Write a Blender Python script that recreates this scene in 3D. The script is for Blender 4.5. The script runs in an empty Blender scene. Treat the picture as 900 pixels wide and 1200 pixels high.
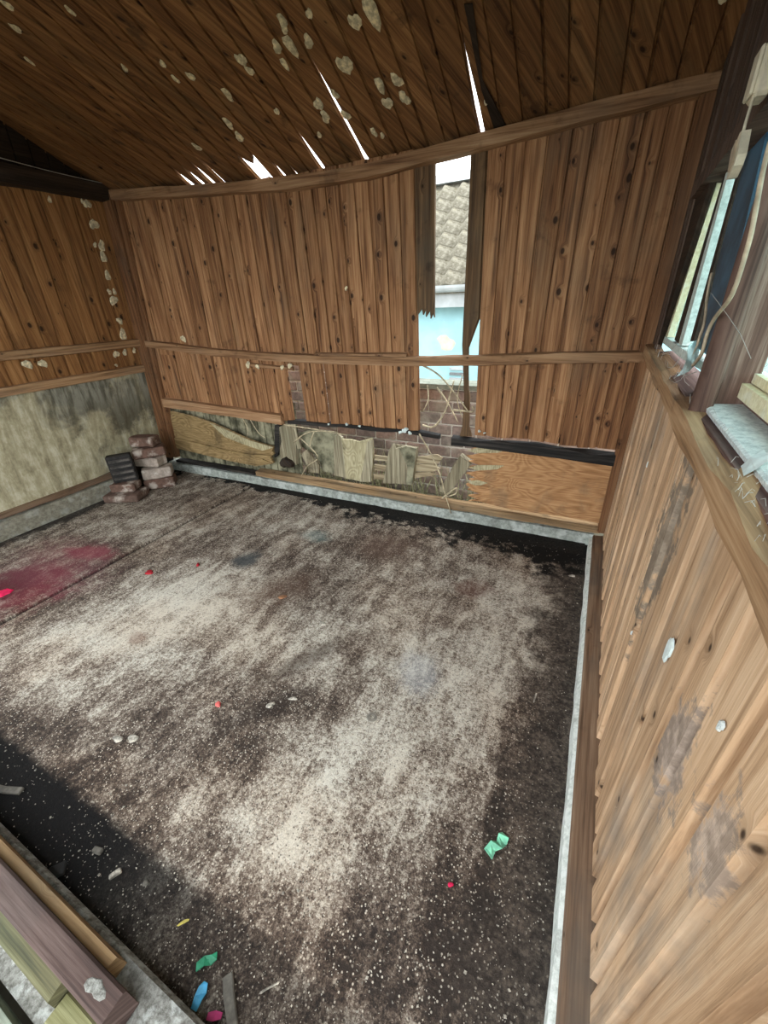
import bpy, bmesh, math, random
from mathutils import Vector, Matrix, noise
random.seed(7)
U = 0.75                      # build units -> metres (a small garden shed)
CAMZ = 1.55
FPX = 469.42
M = ((0.8949326793583224, 0.444563420310205, -0.03819508788609324),
     (0.17804095292813027, -0.43427183149388743, -0.8830115488776956),
     (-0.40914168511284443, 0.7834356014970452, -0.4677945487176886))
scene = bpy.context.scene
C = scene.collection
# ---------------------------------------------------------------- camera
cd = bpy.data.cameras.new('camera'); cam = bpy.data.objects.new('camera', cd); C.objects.link(cam)
cd.sensor_fit = 'HORIZONTAL'; cd.sensor_width = 36; cd.lens = 36 * FPX / 900
cd.clip_start = 0.01; cd.clip_end = 200
r, d, f = (Vector(a) for a in M)
cam.matrix_world = Matrix(((r.x, -d.x, -f.x, 0), (r.y, -d.y, -f.y, 0), (r.z, -d.z, -f.z, CAMZ * U), (0, 0, 0, 1)))
scene.camera = cam
# ---------------------------------------------------------------- light: an overcast sky, open front
w = bpy.data.worlds.new('sky'); scene.world = w; w.use_nodes = True
bg = w.node_tree.nodes['Background']
bg.inputs['Color'].default_value = (0.93, 0.975, 1.0, 1); bg.inputs['Strength'].default_value = 3.3
vs = scene.view_settings
vs.view_transform = 'Standard'; vs.look = 'None'; vs.gamma = 1; vs.exposure = 0.48; vs.use_curve_mapping = False

# ================================================================= helpers
def ray(px, py):
    a, b, c = px - 450, py - 600, FPX
    return Vector((M[0][0]*a + M[1][0]*b + M[2][0]*c, M[0][1]*a + M[1][1]*b + M[2][1]*c, M[0][2]*a + M[1][2]*b + M[2][2]*c))
def hit(px, py, n, dd):
    q = ray(px, py); n = Vector(n); o = Vector((0, 0, CAMZ))
    return o + q * ((dd - n.dot(o)) / n.dot(q))
# surfaces of the shed: (u, v, w) -> point, w grows into the room
BK, BK0 = 0.022, 2.705
LL, LX = 0.10, -3.97
RX = 0.245
CS, CZ, CY = 0.45, 2.29, 2.68
def czf(u):      # the eaves sag in the middle of the wall
    T = [(-4.2, 2.40), (-3.75, 2.36), (-3.0, 2.315), (-2.0, 2.28), (-.7, 2.285), (.4, 2.32)]
    for (a, b), (c, e) in zip(T, T[1:]):
        if u <= c: return b+(e-b)*(u-a)/(c-a)
    return T[-1][1]
def fb(u, v, w=0): return Vector((u, BK0 + BK*u - w, v))
def fl(u, v, w=0): return Vector((LX + LL*v + w, u, v))
def fr(u, v, w=0): return Vector((RX - w, u, v))
RIDGE = 1.30
def fc(u, v, w=0):
    z = czf(u) + CS*(CY - v) if v >= RIDGE else czf(u) + CS*(CY - RIDGE) - 0.45*(RIDGE - v)
    return Vector((u, v, z - w))
def ff(u, v, w=0): return Vector((u, v, w))
def pb(px, py, w=0):
    p = hit(px, py, (-BK, 1, 0), BK0 - w); return p.x, p.z
def plw(px, py, w=0):
    p = hit(px, py, (1, 0, -LL), LX + w); return p.y, p.z
def pr(px, py, w=0):
    p = hit(px, py, (1, 0, 0), RX - w); return p.y, p.z
def pc(px, py, w=0):
    p = hit(px, py, (0, CS, 1), CZ + CS*CY - w); return p.x, p.y
def pf(px, py, z=0):
    p = hit(px, py, (0, 0, 1), z); return p.x, p.y

def obj(name, verts, faces, mat, parent=None, smooth=False):
    me = bpy.data.meshes.new(name)
    me.from_pydata([tuple(Vector(v)*U) for v in verts], [], faces); me.update()
    bm = bmesh.new(); bm.from_mesh(me); bmesh.ops.recalc_face_normals(bm, faces=bm.faces); bm.to_mesh(me); bm.free()
    if smooth:
        for p in me.polygons: p.use_smooth = True
    if mat: me.materials.append(mat)
    o = bpy.data.objects.new(name, me); C.objects.link(o)
    if parent: o.parent = parent
    return o
def empty(name, loc=(0, 0, 0)):
    o = bpy.data.objects.new(name, None); C.objects.link(o); o.location = Vector(loc)*U; o.empty_display_size = .05
    return o
def tag(o, label, cat, group=None):
    o['label'] = label; o['category'] = cat
    if group: o['group'] = group
    return o
def struct(name, label=None, cat=None):
    o = empty(name); o['kind'] = 'structure'
    if label: o['label'] = label
    if cat: o['category'] = cat
    return o
def at_base(o, loc):
    """origin of a one-mesh thing moved to its base"""
    l = Vector(loc)*U
    o.data.transform(Matrix.Translation(-l)); o.location = l
    return o
def prism(name, poly, fn, w0, w1, mat, parent=None):
    n = len(poly)
    vs = [fn(u, v, w1) for u, v in poly] + [fn(u, v, w0) for u, v in poly]
    fs = [list(range(n)), list(range(2*n-1, n-1, -1))] + [[i, i+n, (i+1) % n + n, (i+1) % n] for i in range(n)]
    return obj(name, vs, fs, mat, parent)
def chain_board(name, L, R, fn, w0, w1, mat, parent, ch=.006):
    """plank between a left and a right chain of (u,v); chamfered long edges"""
    n = len(L); vs = []
    for k in range(n):
        (ul, vl), (ur, vr) = L[k], R[k]
        ch = min(ch, abs(ur-ul)*.2); c = ch*(1 if ur > ul else -1)
        g = ch*.75*(1 if ur > ul else -1); dp = ch*1.9
        vs += [fn(ul, vl, w0), fn(ul, vl, w1-dp), fn(ul+g, vl, w1-dp), fn(ul+g+c*.5, vl, w1), fn(ur-g-c*.5, vr, w1), fn(ur-g, vr, w1-dp), fn(ur, vr, w1-dp), fn(ur, vr, w0)]
    fs = []
    for k in range(n-1):
        a, b = 8*k, 8*(k+1)
        for i in range(8):
            j = (i+1) % 8; fs.append([a+i, a+j, b+j, b+i])
    fs.append(list(range(8))); e = 8*(n-1); fs.append([e+q for q in range(7, -1, -1)])
    return obj(name, vs, fs, mat, parent)
def boxv(x0, x1, y0, y1, z0, z1):
    vs = [(x, y, z) for x in (x0, x1) for y in (y0, y1) for z in (z0, z1)]
    return vs, [[0, 1, 3, 2], [4, 6, 7, 5], [0, 4, 5, 1], [2, 3, 7, 6], [0, 2, 6, 4], [1, 5, 7, 3]]
def box(name, x0, x1, y0, y1, z0, z1, mat, parent=None):
    v, f = boxv(x0, x1, y0, y1, z0, z1); return obj(name, v, f, mat, parent)
def rough_box(name, size, mat, parent=None, cuts=3, jit=.004, bev=.006, seed=0, mtx=None):
    """box with worn, uneven surface, base at z=0"""
    bm = bmesh.new(); bmesh.ops.create_cube(bm, size=1)
    bmesh.ops.scale(bm, vec=size, verts=bm.verts)
    bmesh.ops.translate(bm, vec=(0, 0, size[2]/2), verts=bm.verts)
    if bev: bmesh.ops.bevel(bm, geom=list(bm.edges), offset=bev, segments=1, affect='EDGES')
    L = max(size)
    long = [e for e in bm.edges if e.calc_length() > L*.35]
    if cuts: bmesh.ops.subdivide_edges(bm, edges=long, cuts=cuts, use_grid_fill=True)
    for v in bm.verts:
        k = v.co*18 + Vector((seed*3.1, seed*1.7, seed))
        v.co += Vector((noise.noise(k), noise.noise(k+Vector((9, 0, 0))), noise.noise(k+Vector((0, 9, 0)))))*jit
    if mtx is not None: bm.transform(mtx)
    for v in bm.verts: v.co *= U
    me = bpy.data.meshes.new(name); bmesh.ops.recalc_face_normals(bm, faces=bm.faces); bm.to_mesh(me); bm.free()
    if mat: me.materials.append(mat)
    o = bpy.data.objects.new(name, me); C.objects.link(o)
    if parent: o.parent = parent
    return o
def bar(name, pts, hw, fn, w0, w1, mat, parent, rag=0, seed=0):
    """long timber along (u,v) polyline, half height hw in v"""
    rnd = random.Random(seed); P = []
    for i in range(len(pts)-1):
        (a, b), (c, e) = pts[i], pts[i+1]
        m = max(1, int(abs(c-a)/.12))
        for k in range(m): P.append((a+(c-a)*k/m, b+(e-b)*k/m))
    P.append(pts[-1]); vs = []
    for u, v in P:
        j = lambda: rnd.uniform(-rag, rag)
        c = .006
        vs += [fn(u, v-hw+j(), w0), fn(u, v-hw+c+j(), w1), fn(u, v+hw-c+j(), w1), fn(u, v+hw+j(), w0)]
    n = len(P); fs = []
    for k in range(n-1):
        a, b = 4*k, 4*k+4
        for i in range(4): fs.append([a+i, a+(i+1) % 4, b+(i+1) % 4, b+i])
    fs += [[0, 1, 2, 3], [4*n-1, 4*n-2, 4*n-3, 4*n-4]]
    return obj(name, vs, fs, mat, parent)
def tube_data(pts, rad, sides=6, taper=1.0):
    P = [Vector(p) for p in pts]; vs = []; fs = []
    n = len(P)
    for i, p in enumerate(P):
        t = (P[min(i+1, n-1)] - P[max(i-1, 0)]).normalized()
        a = t.cross(Vector((.3, .2, 1))).normalized(); b = t.cross(a)
        rr = rad*(1+(taper-1)*i/max(1, n-1))
        for k in range(sides):
            an = 2*math.pi*k/sides; vs.append(p + (a*math.cos(an)+b*math.sin(an))*rr)
    for i in range(n-1):
        for k in range(sides):
            fs.append([i*sides+k, i*sides+(k+1) % sides, (i+1)*sides+(k+1) % sides, (i+1)*sides+k])
    fs += [list(range(sides)), list(range((n-1)*sides, n*sides))]
    return vs, fs
def smooth_path(pts, m=5):
    P = [Vector(p) for p in pts]; out = []
    for i in range(len(P)-1):
        p0, p1, p2, p3 = P[max(i-1, 0)], P[i], P[i+1], P[min(i+2, len(P)-1)]
        for k in range(m):
            t = k/m
            out.append(.5*((2*p1)+(p2-p0)*t+(2*p0-5*p1+4*p2-p3)*t*t+(3*p1-p0-3*p2+p3)*t**3))
    out.append(P[-1]); return out
def tube(name, pts, rad, mat, parent=None, sides=6, m=4, taper=1.0):
    v, f = tube_data(smooth_path(pts, m) if m > 1 else pts, rad, sides, taper)
    return obj(name, v, f, mat, parent, True)
def merge(lists):
    V, F = [], []
    for v, f in lists:
        k = len(V); V += list(v); F += [[i+k for i in q] for q in f]
    return V, F
def blob_data(c, fn, rx, ry, hgt, rnd, n=12, rot=0):
    """irregular flat blob sitting on surface fn at (u,v)"""
    ph = rnd.uniform(0, 6); vs = []; fs = []
    rings = [(1.0, -.001), (.8, hgt*.75), (.4, hgt)]
    for s, hh in rings:
        for k in range(n):
            a = 2*math.pi*k/n
            q = s*(1+.22*math.sin(2*a+ph)+.14*math.sin(3*a+2*ph)+.08*math.sin(5*a))
            x, y = rx*q*math.cos(a), ry*q*math.sin(a)
            vs.append(fn(c[0]+x*math.cos(rot)-y*math.sin(rot), c[1]+x*math.sin(rot)+y*math.cos(rot), hh))
    for q in range(2):
        for k in range(n):
            fs.append([q*n+k, q*n+(k+1) % n, (q+1)*n+(k+1) % n, (q+1)*n+k])
    fs.append(list(range(2*n, 3*n))); fs.append(list(range(n-1, -1, -1)))
    return vs, fs
def ragged(p, q, teeth, depth, rnd):
    """points from p to q with torn teeth"""
    (a, b), (c, e) = p, q
    dx, dy = c-a, e-b; L = math.hypot(dx, dy); nx, ny = -dy/L, dx/L
    out = []
    for k in range(1, teeth*2):
        t = k/(teeth*2)+rnd.uniform(-.15, .15)/teeth
        dd = depth*(rnd.uniform(.3, 1) if k % 2 else rnd.uniform(-.25, .1))
        out.append((a+dx*t+nx*dd, b+dy*t+ny*dd))
    return [p]+out+[q]

# ================================================================= materials
def lin(c):
    return tuple(((x/255)/12.92 if x/255 <= .04045 else ((x/255+.055)/1.055)**2.4) for x in c)+(1,)
class NT:
    def __init__(s, name):
        s.m = bpy.data.materials.new(name); s.m.use_nodes = True; s.t = s.m.node_tree
        s.b = s.t.nodes['Principled BSDF']; s.out = s.t.nodes['Material Output']
    def n(s, typ, ins=None, **kw):
        o = s.t.nodes.new(typ)
        for k, v in kw.items(): setattr(o, k, v)
        for k, v in (ins or {}).items(): s.put(o.inputs[k], v)
        return o
    def put(s, sock, v):
        if isinstance(v, bpy.types.NodeSocket): s.t.links.new(v, sock)
        else: sock.default_value = v
    def mth(s, op, a, b=0.0, c=0.0, clamp=False):
        o = s.n('ShaderNodeMath', {0: a, 1: b, 2: c}, operation=op); o.use_clamp = clamp; return o.outputs[0]
    def vec(s, op, a, b=(0, 0, 0)):
        o = s.n('ShaderNodeVectorMath', {0: a, 1: b}, operation=op); return o.outputs['Value'] if op in ('LENGTH', 'DISTANCE', 'DOT_PRODUCT') else o.outputs[0]
    def mix(s, f, a, b, mode='MIX'):
        o = s.n('ShaderNodeMix', data_type='RGBA', blend_type=mode); o.clamp_factor = True
        s.put(o.inputs[0], f); s.put(o.inputs[6], a); s.put(o.inputs[7], b); return o.outputs[2]
    def noise(s, v, scale=5, detail=4, rough=.55, dist=0.0):
        return s.n('ShaderNodeTexNoise', {'Vector': v, 'Scale': scale, 'Detail': detail, 'Roughness': rough, 'Distortion': dist}).outputs['Fac']
    def sm(s, x, lo, hi, a=0.0, b=1.0):
        o = s.n('ShaderNodeMapRange', {'Value': x, 'From Min': lo, 'From Max': hi, 'To Min': a, 'To Max': b}, interpolation_type='SMOOTHSTEP'); return o.outputs[0]
    def ramp(s, x, stops):
        o = s.n('ShaderNodeValToRGB', {'Fac': x}); e = o.color_ramp.elements
        while len(e) < len(stops): e.new(.5)
        for k, (p, c) in enumerate(stops): e[k].position = p; e[k].color = c
        return o.outputs[0]
    def coords(s): return s.n('ShaderNodeTexCoord').outputs['Object']
    def xyz(s, v):
        o = s.n('ShaderNodeSeparateXYZ', {0: v}); return o.outputs[0], o.outputs[1], o.outputs[2]
    def comb(s, x, y, z): return s.n('ShaderNodeCombineXYZ', {0: x, 1: y, 2: z}).outputs[0]
    def rnd(s): return s.n('ShaderNodeObjectInfo').outputs['Random']
    def bump(s, hgt, strength=.4, dist=.01):
        s.put(s.b.inputs['Normal'], s.n('ShaderNodeBump', {'Height': hgt, 'Strength': strength, 'Distance': dist}).outputs[0])
    def done(s, col, rough=.8, spec=.3):
        s.put(s.b.inputs['Base Color'], col); s.put(s.b.inputs['Roughness'], rough)
        s.b.inputs['Specular IOR Level'].default_value = spec
        return s.m

def wood(name, axes, dark, mid, light, knots=1.0, vary=.35, grey=0.0, mould=0.0, gcol=(120, 112, 100), rough=.75, gs=1.0, patches=(), mthr=.58):
    """axes: which object axes run across / along the plank"""
    t = NT(name); P = t.xyz(t.coords()); rn = t.rnd()
    u, v = P[axes[0]], P[axes[1]]
    third = P[3-axes[0]-axes[1]]
    off = t.mth('MULTIPLY', rn, 43.0)
    u = t.mth('ADD', u, third)
    vo = t.mth('ADD', v, off)
    kv = t.comb(t.mth('MULTIPLY', t.mth('ADD', u, off), 13.0), t.mth('MULTIPLY', vo, 8.5), 0.0)
    vor = t.n('ShaderNodeTexVoronoi', {'Vector': kv, 'Scale': 1.0, 'Randomness': 1.0}, voronoi_dimensions='2D')
    kd = vor.outputs['Distance']; kc = t.xyz(vor.outputs['Color'])
    krad = t.mth('MULTIPLY', t.sm(kc[0], .42, 1.15), .12*knots)
    kn = t.mth('MULTIPLY', t.sm(t.mth('SUBTRACT', kd, krad), -.02, .04, 1.0, 0.0), t.sm(krad, .012, .03))
    halo = t.mth('MULTIPLY', t.sm(t.mth('SUBTRACT', kd, krad), 0, .22, 1.0, 0.0), t.sm(krad, 0.01, .05))
    warp = t.mth('MULTIPLY', halo, .02)
    ug = t.mth('ADD', u, warp)
    g1 = t.noise(t.comb(t.mth('MULTIPLY', ug, 52*gs), t.mth('MULTIPLY', vo, 2.2*gs), off), 1, 5, .6, .35)
    g2 = t.noise(t.comb(t.mth('MULTIPLY', ug, 210*gs), t.mth('MULTIPLY', vo, 5.0), off), 1, 3, .6)
    g = t.mth('ADD', t.mth('MULTIPLY', g1, .7), t.mth('MULTIPLY', g2, .3))
    col = t.ramp(g, [(.34, lin(dark)), (.49, lin(mid)), (.65, lin(light))])
    br = t.mth('ADD', 1-vary*.55, t.mth('MULTIPLY', rn, vary))
    col = t.mix(1.0, col, t.comb(br, t.mth('POWER', br, 1.12), t.mth('POWER', br, 1.25)), 'MULTIPLY')
    world = t.n('ShaderNodeNewGeometry').outputs['Position']
    big = t.noise(world, 3.2, 5, .6)
    if grey:
        st = t.noise(t.comb(t.mth('MULTIPLY', u, 14), t.mth('MULTIPLY', v, 1.6), 3.0), 1, 4, .6)
        col = t.mix(t.mth('MULTIPLY', t.sm(t.mth('ADD', t.mth('MULTIPLY', big, .5), t.mth('MULTIPLY', st, .5)), .48, .66), grey), col, t.mix(g, lin(tuple(x*.6 for x in gcol)), lin(gcol)))
    if mould:
        mm = t.noise(world, 6.0, 6, .65)
        col = t.mix(t.mth('MULTIPLY', t.sm(mm, mthr, mthr+.12), mould), col, lin((26, 20, 15)))
    for pc_, rad_, c_ in patches:     # scraped and stained areas
        q = t.xyz(t.vec('SUBTRACT', world, tuple(Vector(pc_)*U)))
        dd = t.vec('LENGTH', t.comb(t.mth('MULTIPLY', q[1], 1/(rad_[0]*U)), t.mth('MULTIPLY', q[2], 1/(rad_[1]*U)), 0.0))
        n_ = t.noise(world, 22, 6, .7)
        dd = t.mth('ADD', dd, t.mth('MULTIPLY', t.mth('SUBTRACT', n_, .5), 4.5))
        col = t.mix(t.sm(dd, .6, 1.15, .8, 0.0), col, t.mix(t.sm(n_, .4, .6), lin(tuple(x*.72 for x in c_)), lin(c_)))
    col = t.mix(t.mth('MULTIPLY', halo, .55), col, t.mix(.6, col, lin(tuple(x*.55 for x in dark))))
    col = t.mix(t.mth('MULTIPLY', kn, .9), col, lin((38, 22, 12)))
    t.bump(t.mth('ADD', g, t.mth('MULTIPLY', kn, -.3)), .35, .006)
    return t.done(col, rough, .25)

def flat(name, c, rough=.7, var=.12, scale=20, c2=None, bump=.2, spec=.3, metal=0):
    t = NT(name); p = t.coords(); n = t.noise(p, scale, 5, .6)
    col = t.mix(t.sm(n, .35, .7), lin(tuple(x*(1-var) for x in c)), lin(c2 if c2 else tuple(min(255, x*(1+var)) for x in c)))
    t.bump(n, bump, .004); t.b.inputs['Metallic'].default_value = metal
    return t.done(col, rough, spec)

W_BACK = wood('pine_boards_back', (0, 2), (84, 54, 34), (146, 104, 70), (184, 142, 102), 1.0, .42, .4, .4, (128, 108, 86))
W_LEFT = wood('pine_boards_side', (1, 2), (88, 58, 32), (140, 98, 58), (172, 128, 82), 1.0, .35, .2, .25, (116, 98, 74))
W_ROOF = wood('pine_boards_roof', (0, 1), (70, 44, 24), (118, 82, 50), (150, 110, 70), .7, .40, .4, .55, (104, 92, 66))
W_RIGHT = wood('pine_boards_weathered', (1, 2), (148, 116, 86), (194, 160, 126), (216, 186, 154), .5, .30, .8, .15, (166, 152, 136), gs=1.5,
    patches=[(tuple(hit(788, 885, (1, 0, 0), RX)), (.075, .12), (176, 162, 152)), (tuple(hit(828, 985, (1, 0, 0), RX)), (.05, .09), (190, 172, 158)), (tuple(hit(775, 640, (1, 0, 0), RX)), (.10, .28), (138, 130, 118))])
W_UPPER = wood('pine_boards_shaded', (1, 2), (52, 40, 34), (82, 66, 56), (106, 88, 76), .5, .3, .5, .3, (84, 78, 76))  # colour darkened to put in the backlit shade of the upper right wall
W_GREYB = wood('grey_weathered_board', (0, 2), (62, 46, 32), (104, 80, 56), (136, 110, 80), .6, .2, .6, .45, (104, 94, 78))
W_RAILX = wood('rail_timber', (2, 0), (100, 70, 46), (150, 114, 82), (180, 146, 112), .4, .3, .4, .35, (130, 112, 94))
W_RAILY = wood('rail_timber_side', (2, 1), (104, 76, 52), (158, 124, 90), (188, 156, 120), .4, .3, .4, .3, (138, 122, 104))
W_SOLE = wood('sole_plate_timber', (2, 0), (106, 82, 56), (152, 124, 90), (182, 154, 116), .4, .2, .6, .4, (132, 120, 100))
W_SOLEY = wood('sole_plate_damp', (2, 1), (80, 62, 48), (124, 100, 80), (150, 128, 106), .3, .2, .8, .3, (116, 106, 96))
W_POST = wood('post_timber', (0, 2), (72, 46, 28), (118, 82, 54), (146, 108, 76), .5, .25, .4, .3, (112, 100, 86))
W_DARK = wood('black_rotten_timber', (2, 0), (16, 15, 15), (32, 30, 29), (62, 58, 54), .1, .2, .3, .5)
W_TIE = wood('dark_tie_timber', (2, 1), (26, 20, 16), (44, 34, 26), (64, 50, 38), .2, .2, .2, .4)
W_ROT = wood('rotten_grey_wood', (0, 2), (84, 76, 62), (142, 132, 108), (190, 182, 156), .2, .3, .5, .5, (134, 134, 108))
W_ROTX = wood('rotten_splinter_wood', (2, 0), (92, 80, 62), (150, 134, 106), (196, 182, 152), .2, .3, .4, .4, (140, 134, 112))
W_RED = wood('red_brown_painted_timber', (2, 0), (48, 38, 35), (76, 60, 55), (100, 84, 78), 0, .2, .5, .35, (98, 88, 84))
W_REDY = wood('red_brown_window_timber', (2, 1), (58, 40, 38), (92, 68, 62), (122, 98, 90), 0, .2, .7, .45, (140, 128, 120))
W_REDZ = wood('red_brown_mullion_timber', (1, 2), (66, 47, 40), (106, 82, 71), (162, 140, 126), 0, .2, .7, .45, (158, 144, 132))
W_YEL = wood('yellow_green_timber', (1, 0), (74, 74, 46), (112, 110, 74), (140, 138, 102), .9, .2, .4, .2, (98, 110, 76))
W_PALE = wood('pale_green_board', (1, 0), (110, 118, 104), (148, 156, 142), (180, 186, 174), 0, .2, .5, .2, (130, 140, 122))
W_GREEN = wood('greenish_cut_timber', (1, 0), (56, 54, 38), (92, 88, 62), (124, 120, 90), .0, .2, .5, .4, (84, 92, 68))

def ply(name, axes, dark, mid, light, blot=(60, 56, 46), amt=.6, sc=2.0, seed=0., thr=.5):
    """rotary-cut plywood: contour-like grain plus blotchy mould"""
    t = NT(name); P = t.xyz(t.coords()); u, v = P[axes[0]], P[axes[1]]
    base = t.noise(t.comb(t.mth('MULTIPLY', u, 1.3), t.mth('MULTIPLY', v, 4.5), seed), 1.6, 2, .5, .6)
    rings = t.mth('FRACT', t.mth('MULTIPLY', base, 20.0))
    rings = t.mth('ABSOLUTE', t.mth('SUBTRACT', t.mth('MULTIPLY', rings, 2.0), 1.0))
    fine = t.noise(t.comb(t.mth('MULTIPLY', u, 8.0), t.mth('MULTIPLY', v, 160.0), seed), 1, 4, .6)
    g = t.mth('ADD', t.mth('MULTIPLY', rings, .22), t.mth('MULTIPLY', fine, .78))
    col = t.ramp(g, [(.25, lin(dark)), (.5, lin(mid)), (.8, lin(light))])
    b1 = t.noise(t.comb(t.mth('MULTIPLY', u, 1.4), v, seed+4), sc*1.6, 6, .65, .4)
    col = t.mix(t.mth('MULTIPLY', t.sm(b1, thr, thr+.2), amt), col, lin(blot))
    t.bump(g, .3, .004)
    return t.done(col, .8, .2)
P_RIGHT = ply('plywood_orange', (0, 2), (138, 98, 64), (178, 134, 92), (204, 164, 120), (118, 98, 78), .6)
P_LEFTB = ply('plywood_delaminated', (0, 2), (100, 82, 54), (144, 120, 82), (180, 156, 114), (72, 62, 46), .65, 2.5, 3.0)
P_PALE = ply('plywood_pale_shard', (2, 0), (124, 114, 88), (176, 166, 132), (208, 200, 170), (92, 86, 66), .65, 4, 5.0)
def left_ply():
    t = NT('plywood_mouldy'); P = t.xyz(t.coords()); p = t.comb(0.0, P[1], P[2])
    n1 = t.noise(p, 2.2, 6, .65, .5); n2 = t.noise(t.comb(1.0, t.mth('MULTIPLY', P[1], 22), t.mth('MULTIPLY', P[2], 4.0)), 1, 7, .7, .4)
    n3 = t.noise(p, 16, 8, .75)
    col = t.ramp(t.mth('ADD', t.mth('MULTIPLY', n2, .6), t.mth('MULTIPLY', n3, .4)), [(.36, lin((126, 118, 94))), (.5, lin((176, 168, 138))), (.62, lin((210, 206, 182)))])
    # black mould towards the corner and in blotches
    k = t.sm(P[1], 1.15*U, 2.5*U)
    mk = t.mth('ADD', n1, t.mth('MULTIPLY', k, .13))
    mk = t.mth('ADD', mk, t.mth('MULTIPLY', t.mth('SUBTRACT', n3, .5), .35))
    col = t.mix(t.mth('MULTIPLY', t.sm(mk, .56, .72), .8), col, lin((62, 58, 48)))
    col = t.mix(t.mth('MULTIPLY', t.sm(n3, .58, .72), .5), col, lin((70, 64, 50)))
    # grey bloom along the upper edge near the corner
    gm = t.mth('MULTIPLY', t.sm(P[2], .62*U, .98*U), t.sm(t.mth('ADD', n1, t.mth('MULTIPLY', P[1], .12)), .62, .78))
    col = t.mix(t.mth('MULTIPLY', gm, .6), col, t.mix(t.sm(n2, .4, .6), lin((96, 96, 86)), lin((168, 168, 154))))
    t.bump(n3, .3, .005)
    return t.done(col, .85, .2)
P_LEFT = left_ply()

def concrete(name, c, c2, stain=(40, 38, 34), amt=.5, thr=.52, sc=6, white=0.0):
    t = NT(name); p = t.coords(); n1 = t.noise(p, sc, 6, .65); n2 = t.noise(p, sc*9, 5, .7); n3 = t.noise(p, sc*2.7, 5, .6)
    col = t.mix(t.sm(n2, .3, .7), lin(c), lin(c2))
    col = t.mix(t.mth('MULTIPLY', t.sm(n1, thr, thr+.2), amt), col, lin(stain))
    if white: col = t.mix(t.mth('MULTIPLY', t.sm(n3, .5, .6), white), col, lin((228, 234, 230)))
    t.bump(t.mth('ADD', n2, n1), .45, .006)
    return t.done(col, .9, .2)
K_BACK = concrete('kerb_concrete', (132, 138, 132), (178, 184, 176), (84, 82, 74), .5, .52, 5, .35)
K_RIGHT = concrete('kerb_limewashed', (190, 198, 192), (236, 242, 236), (100, 96, 88), .45, .54, 8, .7)
K_LEFT = concrete('kerb_mossy', (118, 114, 100), (158, 154, 138), (62, 58, 50), .5, .5, 5, .15)
K_FRONT = concrete('kerb_pebbly', (92, 90, 84), (150, 150, 144), (60, 60, 54), .45, .52, 12, .25)
K_OUT = concrete('outside_paving', (112, 118, 106), (146, 150, 138), (82, 88, 72), .5, .5, 3)

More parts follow.
